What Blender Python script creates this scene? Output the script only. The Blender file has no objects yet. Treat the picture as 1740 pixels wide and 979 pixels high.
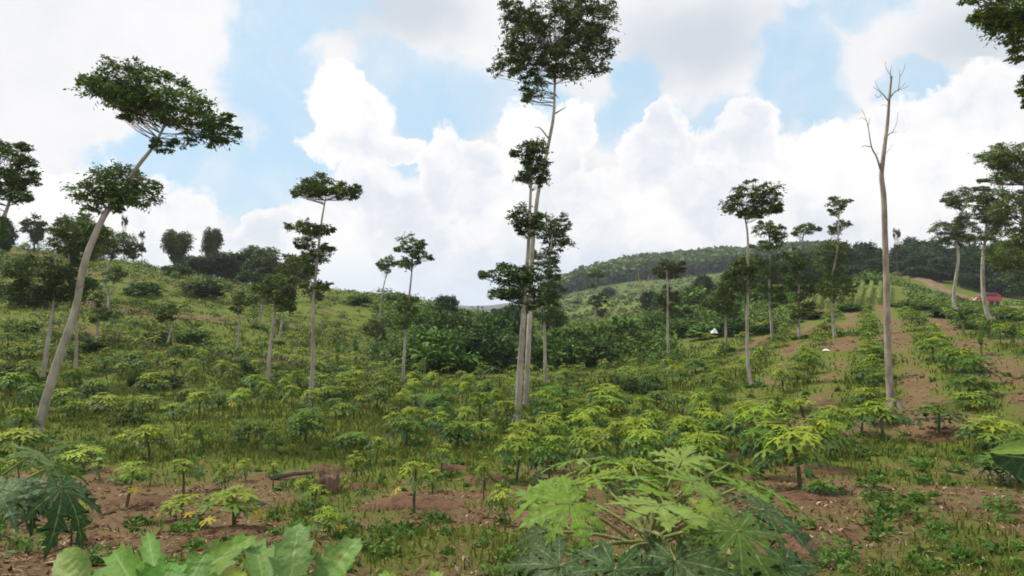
import bpy, math, random
import numpy as np
from mathutils import Vector, noise

# ------------------------------------------------------------------ camera, sky, sun, exposure
F = 1100.0; CX = 870.0; CY = 489.5; EYE = 1.7
PITCH = math.atan(40.5 / F)
scene = bpy.context.scene
C = scene.collection
cam_d = bpy.data.cameras.new('camera'); cam = bpy.data.objects.new('camera', cam_d); C.objects.link(cam)
cam.location = (0, 0, EYE); cam.rotation_euler = (math.pi / 2 + PITCH, 0, 0)
cam_d.sensor_width = 36.0; cam_d.lens = 36.0 * F / 1740.0
cam_d.clip_start = 0.05; cam_d.clip_end = 20000
cam_d.dof.use_dof = True; cam_d.dof.focus_distance = 5.5; cam_d.dof.aperture_fstop = 4.5
scene.camera = cam

SUN_EL = math.radians(58); SUN_AZ = math.radians(-62)      # azimuth from +Y towards +X
SKY_STR = 0.10; EXPOSURE = 0.24
sun_d = bpy.data.lights.new('sun', 'SUN'); sun_d.energy = 3.7; sun_d.angle = math.radians(6); sun_d.color = (1.0, 0.93, 0.79)
sun = bpy.data.objects.new('sun', sun_d); C.objects.link(sun)
sd = Vector((math.sin(SUN_AZ) * math.cos(SUN_EL), math.cos(SUN_AZ) * math.cos(SUN_EL), math.sin(SUN_EL)))
sun.rotation_euler = sd.to_track_quat('Z', 'Y').to_euler()

scene.view_settings.view_transform = 'Standard'; scene.view_settings.look = 'None'
scene.view_settings.gamma = 1.0; scene.view_settings.exposure = EXPOSURE
scene.view_settings.use_curve_mapping = False
scene.render.engine = 'CYCLES'
cy = scene.cycles
cy.max_bounces = 5; cy.diffuse_bounces = 3; cy.glossy_bounces = 2; cy.transmission_bounces = 3; cy.volume_bounces = 0
cy.transparent_max_bounces = 6; cy.use_denoising = True; cy.pixel_filter_type = 'BLACKMAN_HARRIS'; cy.filter_width = 1.75
cy.volume_step_rate = 4; cy.volume_max_steps = 16

def ray(px, py):
    u = (px - CX) / F; v = (CY - py) / F
    d = np.array([u, math.cos(PITCH) - v * math.sin(PITCH), math.sin(PITCH) + v * math.cos(PITCH)])
    return d / d[1]
def P(px, py, Y):
    d = ray(px, py); return Vector((d[0] * Y, Y, EYE + d[2] * Y))

def make_world():
    w = bpy.data.worlds.new('World'); scene.world = w; w.use_nodes = True
    nt = w.node_tree; N = nt.nodes; L = nt.links; N.clear()
    def nd(t, **k):
        n = N.new(t)
        for a, b in k.items(): setattr(n, a, b)
        return n
    def inp(n, i, v):
        if v is None: return
        if hasattr(v, 'is_output') or isinstance(v, bpy.types.NodeSocket): L.new(v, n.inputs[i])
        else: n.inputs[i].default_value = v
    def m(op, a, b=None, c=None, clamp=False):
        n = nd('ShaderNodeMath', operation=op, use_clamp=clamp); inp(n, 0, a); inp(n, 1, b)
        if c is not None: inp(n, 2, c)
        return n.outputs[0]
    def vm(op, a, b=None):
        n = nd('ShaderNodeVectorMath', operation=op); inp(n, 0, a); inp(n, 1, b)
        return n
    def mix(f, a, b):
        n = nd('ShaderNodeMix', data_type='RGBA'); inp(n, 0, f); inp(n, 6, a); inp(n, 7, b); return n.outputs[2]
    def sstep(x, lo, hi):
        n = nd('ShaderNodeMapRange', interpolation_type='SMOOTHSTEP'); inp(n, 0, x); inp(n, 1, lo); inp(n, 2, hi); return n.outputs[0]
    tc = nd('ShaderNodeTexCoord').outputs['Generated']
    sky = nd('ShaderNodeTexSky', sky_type='NISHITA', sun_disc=False)
    sky.sun_elevation = SUN_EL; sky.sun_rotation = SUN_AZ; sky.air_density = 1.0; sky.dust_density = 1.2; sky.altitude = 300
    sp = nd('ShaderNodeSeparateXYZ'); L.new(tc, sp.inputs[0])
    az = m('ARCTAN2', sp.outputs[0], sp.outputs[1]); el = m('ARCSINE', sp.outputs[2])
    cmb = nd('ShaderNodeCombineXYZ'); L.new(az, cmb.inputs[0]); L.new(el, cmb.inputs[1])
    base = cmb.outputs[0]
    def fbm(vec, scale, detail, rough, col=False, off=0.0):
        n = nd('ShaderNodeTexNoise'); n.noise_dimensions = '3D'
        a = vm('ADD', vec, (off, off * 1.7, off * .3)); L.new(a.outputs[0], n.inputs['Vector'])
        n.inputs['Scale'].default_value = scale; n.inputs['Detail'].default_value = detail; n.inputs['Roughness'].default_value = rough
        return n.outputs[1 if col else 0]
    def warp(amp, scale, detail, off):
        c_ = fbm(base, scale, detail, 0.55, True, off)
        a = vm('SUBTRACT', c_, (0.5, 0.5, 0.5)); s = nd('ShaderNodeVectorMath', operation='SCALE'); L.new(a.outputs[0], s.inputs[0]); s.inputs['Scale'].default_value = amp
        r = vm('ADD', base, s.outputs[0]); f = vm('MULTIPLY', r.outputs[0], (1, 1, 0)); return f.outputs[0]
    def ae(px, py):
        d = ray(px, py); n = math.sqrt((d * d).sum()); return math.atan2(d[0], d[1]), math.asin(d[2] / n)
    def blobs(vec, lst, op='MAXIMUM'):
        acc = None
        for (px, py, rx, ry) in lst:
            a, e = ae(px, py); k = math.cos(a) ** 2
            q = vm('SUBTRACT', vec, (a, e, 0)); q = vm('MULTIPLY', q.outputs[0], (F / rx / max(k, .3), F / ry, 0))
            ln = vm('LENGTH', q.outputs[0]).outputs['Value']
            v = m('SUBTRACT', 1.0, ln)
            if op == 'ADD': v = m('MAXIMUM', v, 0.0)
            acc = v if acc is None else m(op, acc, v)
        return acc
    # blue gaps in the high cloud sheet
    soft = warp(0.13, 6.0, 9, 3.1)
    blue = blobs(soft, [(455, 110, 95, 190), (300, 262, 260, 38), (420, 330, 150, 75), (560, 20, 90, 60), (760, 165, 170, 85), (900, 190, 120, 60),
                        (1075, 200, 130, 62), (1220, 205, 110, 40), (1370, 120, 110, 120), (1480, 15, 110, 60), (1570, 130, 75, 30), (690, 280, 60, 26), (1440, 190, 60, 40), (1080, 140, 60, 60), (718, 200, 100, 90), (500, 270, 110, 90), (480, 30, 80, 70), (660, 120, 70, 60), (500, 200, 60, 90),
                        (-300, 200, 200, 120), (2100, 200, 200, 120), (870, -500, 300, 160)])
    n1 = fbm(soft, 9.0, 7, 0.6, off=1.3)
    bl = m('ADD', blue, m('MULTIPLY', m('SUBTRACT', n1, 0.5), 1.5))
    strat = m('SUBTRACT', 1.0, sstep(bl, 0.0, 0.44))
    veil = m('MULTIPLY', sstep(fbm(soft, 6.0, 8, 0.6, off=7), 0.35, 0.7), 0.5)
    # cumulus heads
    puff = warp(0.07, 14.0, 9, 9.4)
    cum = blobs(puff, [(600, 195, 82, 84), (590, 250, 95, 42), (665, 250, 80, 30), (750, 300, 62, 90), (815, 310, 90, 95), (890, 250, 60, 80), (955, 250, 50, 70), (990, 215, 42, 52), (1003, 186, 22, 26),
                       (1115, 275, 74, 95), (1118, 215, 36, 40), (1190, 330, 130, 120), (1270, 270, 78, 88), (1282, 212, 34, 34), (1370, 330, 120, 110), (1430, 280, 66, 66), (1540, 320, 170, 150), (1660, 240, 200, 100),
                       (1000, 400, 260, 150), (460, 400, 60, 50), (420, 430, 90, 40), (640, 380, 150, 110), (700, 450, 300, 90), (180, 400, 260, 110), (1300, 430, 500, 110)])
    vor = nd('ShaderNodeTexVoronoi', feature='SMOOTH_F1'); L.new(puff, vor.inputs['Vector']); vor.inputs['Scale'].default_value = 17; vor.inputs['Smoothness'].default_value = .35
    cm = m('ADD', cum, m('MULTIPLY', m('SUBTRACT', 0.42, vor.outputs['Distance']), 0.38))
    cm = m('ADD', cm, m('MULTIPLY', m('SUBTRACT', fbm(puff, 20.0, 9, 0.68, off=4), 0.5), 0.85))
    calpha = sstep(cm, 0.02, 0.17)
    # cloud brightness: thick cloud is greyer
    up = vm('ADD', puff, (0.0, 0.035, 0))
    g1 = fbm(base, 3.6, 5, 0.55, off=12); g2 = fbm(base, 11.0, 6, 0.6, off=20)
    grey = m('ADD', m('MULTIPLY', g1, 0.7), m('MULTIPLY', g2, 0.45))
    gb = blobs(base, [(690, 15, 190, 70), (1170, 75, 190, 90), (1660, 70, 190, 70), (980, 330, 70, 70), (1180, 330, 60, 40), (1360, 330, 70, 50), (690, 470, 160, 30)])
    grey = m('ADD', grey, m('MULTIPLY', m('MAXIMUM', gb, 0.0), 0.55))
    gfac = sstep(grey, 0.42, 1.05)
    K = 1.0 / SKY_STR
    def kc(r, g, b): return (r * K, g * K, b * K, 1)
    ccol = mix(gfac, kc(0.84, 0.83, 0.84), kc(0.56, 0.61, 0.67))
    cshade = m('MULTIPLY', sstep(fbm(puff, 7.5, 7, 0.6, off=31), 0.40, 0.68), sstep(cm, 0.0, 0.5))
    cumc = mix(cshade, kc(0.90, 0.885, 0.875), kc(0.66, 0.70, 0.77))
    hsv = mix(0.8, sky.outputs[0], kc(0.50, 0.71, 0.87))
    out = mix(veil, hsv, ccol)
    out = mix(strat, out, ccol)
    out = mix(calpha, out, cumc)
    hz = sstep(el, 0.12, 0.0)
    out = mix(m('MULTIPLY', hz, 0.75), out, kc(0.66, 0.77, 0.90))
    bg = nd('ShaderNodeBackground'); L.new(out, bg.inputs[0]); bg.inputs[1].default_value = SKY_STR
    o = nd('ShaderNodeOutputWorld'); L.new(bg.outputs[0], o.inputs[0])
    w.cycles.sampling_method = 'MANUAL'; w.cycles.sample_map_resolution = 1024
make_world()

# ------------------------------------------------------------------ terrain function
rng = np.random.default_rng(11); random.seed(11)
NEAR = [(1, -1.7), (2, -1.7), (4, -1.9), (6, -2.2), (8, -2.5), (10, -2.7), (12, -2.85), (15, -3.05)]
NEARR = [(1, -1.7), (2, -1.7), (4, -1.85), (6, -2.02), (8, -2.25), (12, -2.6)]
COLS = {
 -700: NEAR + [(20, -2.8), (30, 0), (45, 4), (65, 8), (90, 10), (130, 11), (300, 6), (1000, 0)],
 0: NEAR + [(20, -3.2), (24, -2.6), (30, -1.2), (38, 0.6), (50, 3.2), (65, 6.9), (75, 7.6), (100, 6.5), (300, 2), (1000, 0)],
 250: NEAR + [(20, -3.3), (24, -3.0), (30, -2.2), (38, -.7), (50, 1.5), (62, 4.1), (75, 5.7), (100, 5.2), (300, 1), (1000, 0)],
 450: NEAR + [(20, -3.3), (26, -3.1), (32, -2.6), (40, -1.5), (50, -.1), (62, 1.7), (80, 3.2), (110, 3), (300, 0), (1000, 0)],
 620: NEAR + [(20, -3.3), (26, -3.35), (34, -3.2), (42, -2.4), (52, -1.1), (65, .9), (80, 2.6), (110, 2.4), (300, -1), (1000, 0)],
 760: NEAR + [(20, -3.3), (34, -3.4), (42, -3.5), (55, -2.6), (70, -.9), (90, .3), (130, -.3), (300, -3), (1000, -2)],
 880: NEAR + [(20, -3.3), (36, -3.4), (44, -4), (60, -4), (80, -3.2), (110, -1.9), (150, -1.2), (300, -4), (1000, -3)],
 950: NEAR + [(20, -3.25), (36, -3.3), (44, -3.9), (60, -4), (90, -3.4), (130, -2.2), (200, 1.6), (260, 6), (330, 10), (400, 10), (480, 9), (1000, -3)],
 1010: NEAR + [(20, -3.2), (34, -3.2), (40, -3.5), (60, -4), (90, -3.2), (130, -1.6), (200, 4.2), (260, 9), (320, 16), (400, 23), (480, 24), (1000, 0)],
 1130: NEAR + [(20, -3.2), (30, -3.1), (38, -2.8), (45, -2.7), (60, -2.4), (90, -1), (140, 1), (200, 5.2), (260, 10), (320, 19), (400, 30), (480, 32), (1000, 0)],
 1250: NEARR + [(15, -2.95), (20, -3.1), (24, -3.05), (30, -2.8), (40, -2.2), (50, -1.6), (70, 0), (100, 1.7), (200, 9), (320, 20), (400, 32), (480, 34), (1000, 0)],
 1400: NEARR + [(15, -2.8), (18, -2.9), (24, -2.55), (32, -1.9), (42, -1.2), (52, -.5), (70, 1.4), (90, 3.4), (120, 6.8), (200, 14), (400, 33), (480, 34), (1000, 0)],
 1510: NEARR + [(15, -2.72), (18, -2.76), (25, -2.1), (40, -1.0), (60, .9), (90, 4), (130, 8), (200, 16), (400, 30), (1000, 0)],
 1620: NEARR + [(15, -2.3), (18, -2.2), (25, -1.6), (40, -.7), (60, .1), (80, .6), (98, 1.6), (130, 6), (200, 12), (400, 25), (1000, 0)],
 1740: NEARR + [(15, -2.0), (20, -1.6), (30, -.9), (45, -.6), (70, -.5), (86, -.1), (98, .85), (115, 2.2), (200, 9), (400, 22), (1000, 0)],
 2400: NEARR + [(15, -2.0), (20, -1.5), (30, -.5), (45, .6), (70, 2), (110, 4), (200, 9), (400, 22), (1000, 0)]}
ks = sorted(COLS)
lgY = np.linspace(0, math.log(1000), 260)
tab = np.array([np.interp(lgY, [math.log(a) for a, b in COLS[k]], [b for a, b in COLS[k]]) for k in ks])
SG = np.linspace(-1.45, 1.4, 240)
TAB = np.array([np.interp(SG, [(k - CX) / F for k in ks], tab[:, j]) for j in range(260)])      # [Y, s]
def sm(a, w, ax):
    k = np.exp(-0.5 * (np.arange(-3 * w, 3 * w + 1) / w) ** 2); k /= k.sum()
    pad = [(0, 0), (0, 0)]; pad[ax] = (3 * w, 3 * w)
    return np.apply_along_axis(lambda v: np.convolve(v, k, 'valid'), ax, np.pad(a, pad, mode='edge'))
TAB = sm(sm(TAB, 2, 0), 4, 1)
def vnoise(x, y, sc, seed=0):
    """smooth value noise, vectorised"""
    x = np.asarray(x, float) / sc + seed * 17.3; y = np.asarray(y, float) / sc + seed * 9.1
    xi = np.floor(x); yi = np.floor(y); fx = x - xi; fy = y - yi
    fx = fx * fx * (3 - 2 * fx); fy = fy * fy * (3 - 2 * fy)
    def h(a, b):
        v = np.sin(a * 127.1 + b * 311.7 + seed * 3.3) * 43758.5453; return v - np.floor(v)
    return (h(xi, yi) * (1 - fx) + h(xi + 1, yi) * fx) * (1 - fy) + (h(xi, yi + 1) * (1 - fx) + h(xi + 1, yi + 1) * fx) * fy
def H(x, y):
    x = np.asarray(x, float); y = np.asarray(y, float)
    Y = np.maximum(np.maximum(np.abs(y), np.abs(x) / 1.4), 1.05)
    s = np.clip(x / Y, -1.44, 1.39)
    a = np.clip(np.log(np.minimum(Y, 999)) / math.log(1000) * 259, 0, 258.999); b = np.clip((s + 1.45) / 2.85 * 239, 0, 238.999)
    ai = a.astype(int); bi = b.astype(int); fa = a - ai; fb = b - bi
    z = (TAB[ai, bi] * (1 - fb) + TAB[ai, bi + 1] * fb) * (1 - fa) + (TAB[ai + 1, bi] * (1 - fb) + TAB[ai + 1, bi + 1] * fb) * fa
    n = (vnoise(x, y, 2.3, 1) - .5) * 0.16 * np.clip(Y / 8, .4, 1.6) + (vnoise(x, y, .55, 2) - .5) * 0.06 + (vnoise(x, y, 11, 3) - .5) * np.clip((Y - 20) / 30, 0, 1) * .9
    return z + EYE + n
def hz(x, y): return float(H(x, y))
def hit(px, py, y0=3.0, y1=500.0):
    d = ray(px, py); Ys = np.exp(np.linspace(math.log(y0), math.log(y1), 2500))
    g = EYE + d[2] * Ys - H(d[0] * Ys, Ys); k = np.argmax(g < 0)
    return float(Ys[k]) if g[k] < 0 else None

# ------------------------------------------------------------------ materials
def mat(name, rough=.6, spec=.3):
    m = bpy.data.materials.new(name); m.use_nodes = True
    b = m.node_tree.nodes['Principled BSDF']; b.inputs['Roughness'].default_value = rough; b.inputs['Specular IOR Level'].default_value = spec
    return m, m.node_tree, b
def leaf_mat(name, trans=.25, vein=False, rough=.6, var=.18, spec=.16):
    m, nt, b = mat(name, rough, spec); N = nt.nodes; L = nt.links
    at = N.new('ShaderNodeAttribute'); at.attribute_name = 'col'
    oi = N.new('ShaderNodeObjectInfo'); hs = N.new('ShaderNodeHueSaturation')
    mr = N.new('ShaderNodeMapRange'); mr.inputs[3].default_value = 1 - var; mr.inputs[4].default_value = 1 + var; L.new(oi.outputs['Random'], mr.inputs[0]); L.new(mr.outputs[0], hs.inputs['Value'])
    mh = N.new('ShaderNodeMapRange'); mh.inputs[3].default_value = .485; mh.inputs[4].default_value = .515
    mm = N.new('ShaderNodeMath'); mm.operation = 'FRACT'; m2 = N.new('ShaderNodeMath'); m2.operation = 'MULTIPLY'; m2.inputs[1].default_value = 7.77
    L.new(oi.outputs['Random'], m2.inputs[0]); L.new(m2.outputs[0], mm.inputs[0]); L.new(mm.outputs[0], mh.inputs[0]); L.new(mh.outputs[0], hs.inputs['Hue'])
    tc = N.new('ShaderNodeTexCoord'); nz = N.new('ShaderNodeTexNoise'); nz.inputs['Scale'].default_value = 9 if not vein else 14; nz.inputs['Detail'].default_value = 4
    L.new(tc.outputs['Object'], nz.inputs['Vector'])
    mx = N.new('ShaderNodeMix'); mx.data_type = 'RGBA'; mx.blend_type = 'MULTIPLY'; mx.inputs[0].default_value = .6
    rp = N.new('ShaderNodeValToRGB'); rp.color_ramp.elements[0].position = .3; rp.color_ramp.elements[0].color = (.62, .68, .6, 1); rp.color_ramp.elements[1].position = .7; rp.color_ramp.elements[1].color = (1.25, 1.2, 1.1, 1)
    L.new(nz.outputs[0], rp.inputs[0]); L.new(at.outputs['Color'], mx.inputs[6]); L.new(rp.outputs[0], mx.inputs[7]); L.new(mx.outputs[2], hs.inputs['Color'])
    col = hs.outputs[0]
    if vein:
        r2 = N.new('ShaderNodeMapRange'); r2.interpolation_type = 'SMOOTHSTEP'; r2.inputs[1].default_value = .015; r2.inputs[2].default_value = .075; r2.inputs[3].default_value = .5; r2.inputs[4].default_value = 0
        L.new(at.outputs['Alpha'], r2.inputs[0])
        v = N.new('ShaderNodeMix'); v.data_type = 'RGBA'; L.new(r2.outputs[0], v.inputs[0]); L.new(col, v.inputs[6]); v.inputs[7].default_value = (.34, .43, .16, 1); col = v.outputs[2]
        al = N.new('ShaderNodeAttribute'); al.attribute_name = 'along'
        def mt(op, a_, b_=None):
            q = N.new('ShaderNodeMath'); q.operation = op
            for i_, w_ in enumerate((a_, b_)):
                if w_ is None: continue
                if isinstance(w_, bpy.types.NodeSocket): L.new(w_, q.inputs[i_])
                else: q.inputs[i_].default_value = w_
            return q.outputs[0]
        ph = mt('SUBTRACT', mt('MULTIPLY', al.outputs['Fac'], 11.0), mt('MULTIPLY', at.outputs['Alpha'], .9)); dv = mt('ABSOLUTE', mt('SUBTRACT', mt('FRACT', ph), .5))
        sv = N.new('ShaderNodeMapRange'); sv.interpolation_type = 'SMOOTHSTEP'; sv.inputs[1].default_value = .0; sv.inputs[2].default_value = .12; sv.inputs[3].default_value = .22; sv.inputs[4].default_value = 0; L.new(dv, sv.inputs[0])
        v2 = N.new('ShaderNodeMix'); v2.data_type = 'RGBA'; L.new(sv.outputs[0], v2.inputs[0]); L.new(col, v2.inputs[6]); v2.inputs[7].default_value = (.25, .36, .11, 1); col = v2.outputs[2]
        bl = N.new('ShaderNodeTexNoise'); bl.inputs['Scale'].default_value = 38; bl.inputs['Detail'].default_value = 2; L.new(tc.outputs['Object'], bl.inputs['Vector'])
        bm_ = N.new('ShaderNodeMapRange'); bm_.inputs[1].default_value = .66; bm_.inputs[2].default_value = .72; bm_.inputs[4].default_value = .7; L.new(bl.outputs[0], bm_.inputs[0])
        v3 = N.new('ShaderNodeMix'); v3.data_type = 'RGBA'; L.new(bm_.outputs[0], v3.inputs[0]); L.new(col, v3.inputs[6]); v3.inputs[7].default_value = (.20, .17, .05, 1); col = v3.outputs[2]
        wv = N.new('ShaderNodeTexNoise'); wv.inputs['Scale'].default_value = 30; wv.inputs['Detail'].default_value = 3; L.new(tc.outputs['Object'], wv.inputs['Vector'])
        bp = N.new('ShaderNodeBump'); bp.inputs['Strength'].default_value = .6; bp.inputs['Distance'].default_value = .02; L.new(wv.outputs[0], bp.inputs['Height']); L.new(bp.outputs[0], b.inputs['Normal'])
    L.new(col, b.inputs['Base Color'])
    tr = N.new('ShaderNodeBsdfTranslucent'); L.new(col, tr.inputs[0]); ms = N.new('ShaderNodeMixShader'); ms.inputs[0].default_value = trans
    L.new(b.outputs[0], ms.inputs[1]); L.new(tr.outputs[0], ms.inputs[2]); L.new(ms.outputs[0], N['Material Output'].inputs[0])
    return m
def noisy(name, c1, c2, scale, rough=.85, bump=.4, bscale=None, stretch=(1, 1, 1), dist=.02, lo=.35, hi=.65, spec=.2):
    m, nt, b = mat(name, rough, spec); N = nt.nodes; L = nt.links
    tc = N.new('ShaderNodeTexCoord'); mp = N.new('ShaderNodeMapping'); mp.inputs['Scale'].default_value = stretch; L.new(tc.outputs['Object'], mp.inputs[0])
    nz = N.new('ShaderNodeTexNoise'); nz.inputs['Scale'].default_value = scale; nz.inputs['Detail'].default_value = 6; nz.inputs['Roughness'].default_value = .65; L.new(mp.outputs[0], nz.inputs['Vector'])
    rp = N.new('ShaderNodeValToRGB'); rp.color_ramp.elements[0].position = lo; rp.color_ramp.elements[0].color = (*c1, 1); rp.color_ramp.elements[1].position = hi; rp.color_ramp.elements[1].color = (*c2, 1)
    L.new(nz.outputs[0], rp.inputs[0]); L.new(rp.outputs[0], b.inputs['Base Color'])
    n2 = N.new('ShaderNodeTexNoise'); n2.inputs['Scale'].default_value = bscale or scale * 4; n2.inputs['Detail'].default_value = 5; L.new(mp.outputs[0], n2.inputs['Vector'])
    bp = N.new('ShaderNodeBump'); bp.inputs['Strength'].default_value = bump; bp.inputs['Distance'].default_value = dist; L.new(n2.outputs[0], bp.inputs['Height']); L.new(bp.outputs[0], b.inputs['Normal'])
    return m
M_LEAF = leaf_mat('papaya_leaf', .30)
M_NEAR = leaf_mat('papaya_leaf_near', .28, vein=True, var=.05, rough=.5, spec=.2)
M_TREE = leaf_mat('tree_leaf', .18, rough=.6, spec=.2)
M_GRASS = leaf_mat('grass_blade', .3, rough=.7, spec=.15)
M_LITTER = leaf_mat('dry_litter', .05, rough=.9, spec=.05)
M_BARK = noisy('pale_bark', (.20, .175, .145), (.45, .41, .35), 5, stretch=(1, 1, .35), bump=.5, lo=.3, hi=.62)
M_DBARK = noisy('dark_bark', (.09, .07, .055), (.2, .165, .13), 4, stretch=(1, 1, .3))
M_DEAD = noisy('dead_bark', (.15, .125, .10), (.40, .345, .28), 6, stretch=(1, 1, .35), bump=.7)
M_STEM = noisy('green_stem', (.06, .07, .03), (.15, .15, .08), 18, stretch=(1, 1, .4))
M_PETI = noisy('petiole', (.14, .17, .05), (.24, .26, .10), 10, rough=.5)
M_SOIL = noisy('soil_red', (.085, .044, .024), (.175, .10, .055), 9, bump=1.0, dist=.05)

# ------------------------------------------------------------------ mesh tools
class MB:
    def __init__(s): s.v = []; s.f = []; s.c = []; s.n = 0
    def add(s, v, f, c):
        v = np.asarray(v, float).reshape(-1, 3); f = np.asarray(f, int)
        c = np.asarray(c, float)
        if c.ndim == 1: c = np.tile(c, (len(v), 1))
        if c.shape[1] == 3: c = np.hstack([c, np.ones((len(c), 1))])
        if c.shape[1] == 4: c = np.hstack([c, np.zeros((len(c), 1))])
        s.v.append(v); s.f.append(f + s.n); s.c.append(c); s.n += len(v)
    def mesh(s, name, m, smooth=True):
        me = bpy.data.meshes.new(name)
        v = np.concatenate(s.v); c = np.concatenate(s.c)
        fs = []
        for f in s.f:
            fs.append(f)
        q = [f for f in fs if f.shape[1] == 4]; t = [f for f in fs if f.shape[1] == 3]
        loops = []; st = []; tot = []; p = 0
        for arr, k in ((q, 4), (t, 3)):
            if arr:
                a = np.concatenate(arr); loops.append(a.ravel()); st.append(p + np.arange(len(a)) * k); tot.append(np.full(len(a), k)); p += a.size
        loops = np.concatenate(loops); st = np.concatenate(st); tot = np.concatenate(tot)
        me.vertices.add(len(v)); me.vertices.foreach_set('co', v.astype(np.float32).ravel())
        me.loops.add(len(loops)); me.loops.foreach_set('vertex_index', loops.astype(np.int32))
        me.polygons.add(len(st)); me.polygons.foreach_set('loop_start', st.astype(np.int32)); me.polygons.foreach_set('loop_total', tot.astype(np.int32))
        if smooth: me.polygons.foreach_set('use_smooth', np.ones(len(st), bool))
        a = me.color_attributes.new('col', 'FLOAT_COLOR', 'POINT'); a.data.foreach_set('color', c[:, :4].astype(np.float32).ravel())
        if c[:, 4].any(): a = me.attributes.new('along', 'FLOAT', 'POINT'); a.data.foreach_set('value', c[:, 4].astype(np.float32))
        me.update(calc_edges=True); me.validate(); me.materials.append(m); return me
    def build(s, name, m, parent=None, smooth=True):
        o = bpy.data.objects.new(name, s.mesh(name, m, smooth)); C.objects.link(o)
        if parent: o.parent = parent
        return o
USED = {}
def tag(o, label, cat, group=None):
    o['label'] = label; o['category'] = cat
    if group: o['group'] = group
    return o
def thing(name, label, cat, loc=(0, 0, 0), rz=0, group=None):
    o = bpy.data.objects.new(name, None); o.empty_display_size = .2; C.objects.link(o); o.location = loc; o.rotation_euler = (0, 0, rz)
    return tag(o, label, cat, group)
def struct(o, kind='structure'): o['kind'] = kind; return o
def copy_thing(src, loc, rz, sc, label, cat, group=None):
    r = src.copy(); C.objects.link(r); r.location = loc; r.rotation_euler = (0, 0, rz); r.scale = sc if hasattr(sc, '__len__') else (sc,) * 3
    for ch in src.children:
        c = ch.copy(); C.objects.link(c); c.parent = r
        for g in ch.children:
            d = g.copy(); C.objects.link(d); d.parent = c
    r['label'] = label; r['category'] = cat
    if group: r['group'] = group
    elif 'group' in r: del r['group']
    return r
def norm(a): return a / np.maximum(np.linalg.norm(a, axis=-1, keepdims=True), 1e-9)
def tube(mb, pts, rad, sides=7, col=(.3, .3, .3), wob=0):
    pts = np.array([tuple(p) for p in pts], float); n = len(pts); rad = np.asarray(rad, float)
    T = np.gradient(pts, axis=0); T = norm(T); up = np.array([0.31, 0.95, 0.05])
    A = norm(np.cross(T, up)); B = np.cross(T, A); th = np.arange(sides) * 2 * math.pi / sides
    r = rad[:, None] * (1 + wob * rng.uniform(-1, 1, (n, sides)))
    ring = pts[:, None, :] + r[..., None] * (np.cos(th)[None, :, None] * A[:, None, :] + np.sin(th)[None, :, None] * B[:, None, :])
    f = []
    for i in range(n - 1):
        for j in range(sides):
            k = (j + 1) % sides; f.append((i * sides + j, i * sides + k, (i + 1) * sides + k, (i + 1) * sides + j))
    mb.add(ring.reshape(-1, 3), f, col)
    mb.add(np.vstack([ring[-1], pts[-1:] + T[-1:] * rad[-1]]), [(j, (j + 1) % sides, sides) for j in range(sides)], col)
def smooth_path(pts, k=5):
    p = [np.array(tuple(a), float) for a in pts]; p = [2 * p[0] - p[1]] + p + [2 * p[-1] - p[-2]]; out = []
    for i in range(1, len(p) - 2):
        for j in range(k):
            t = j / k; a, b, c, d = p[i - 1:i + 3]
            out.append(.5 * (2 * b + (c - a) * t + (2 * a - 5 * b + 4 * c - d) * t * t + (3 * b - a - 3 * c + d) * t ** 3))
    out.append(p[-2]); return out
def leaves(mb, cen, size, cols, aspect=.5, upb=.6, dirs=None):
    """many small folded leaf faces"""
    n = len(cen); size = np.broadcast_to(size, (n,)).astype(float)
    d = rng.normal(size=(n, 3)); d[:, 2] *= .5
    if dirs is not None: d = d * .6 + dirs
    d = norm(d); nn = rng.normal(size=(n, 3)) * (1 - upb) + np.array([0, 0, upb]); s = norm(np.cross(d, nn)); nn = np.cross(s, d)
    a = cen - d * size[:, None] * .5; t = cen + d * size[:, None] * .5 - nn * size[:, None] * .12
    w = size[:, None] * aspect * .5
    l = cen + s * w + nn * size[:, None] * .06; r = cen - s * w + nn * size[:, None] * .06
    v = np.stack([a, l, t, r], 1).reshape(-1, 3)
    mb.add(v, np.arange(4 * n).reshape(n, 4), np.repeat(cols, 4, axis=0))
def vary(col, n, amt=.25, alt=None, p=.2):
    c = np.tile(np.array(col, float), (n, 1)) * (1 + rng.uniform(-amt, amt, (n, 1)))
    if alt is not None:
        k = rng.random(n) < p; c[k] = np.array(alt) * (1 + rng.uniform(-amt, amt, (k.sum(), 1)))
    return c
def ball(n, flat=1.0, hollow=.35):
    d = norm(rng.normal(size=(n, 3))); r = (hollow + (1 - hollow) * rng.random((n, 1))) ** .6; p = d * r; p[:, 2] *= flat; return p
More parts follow.
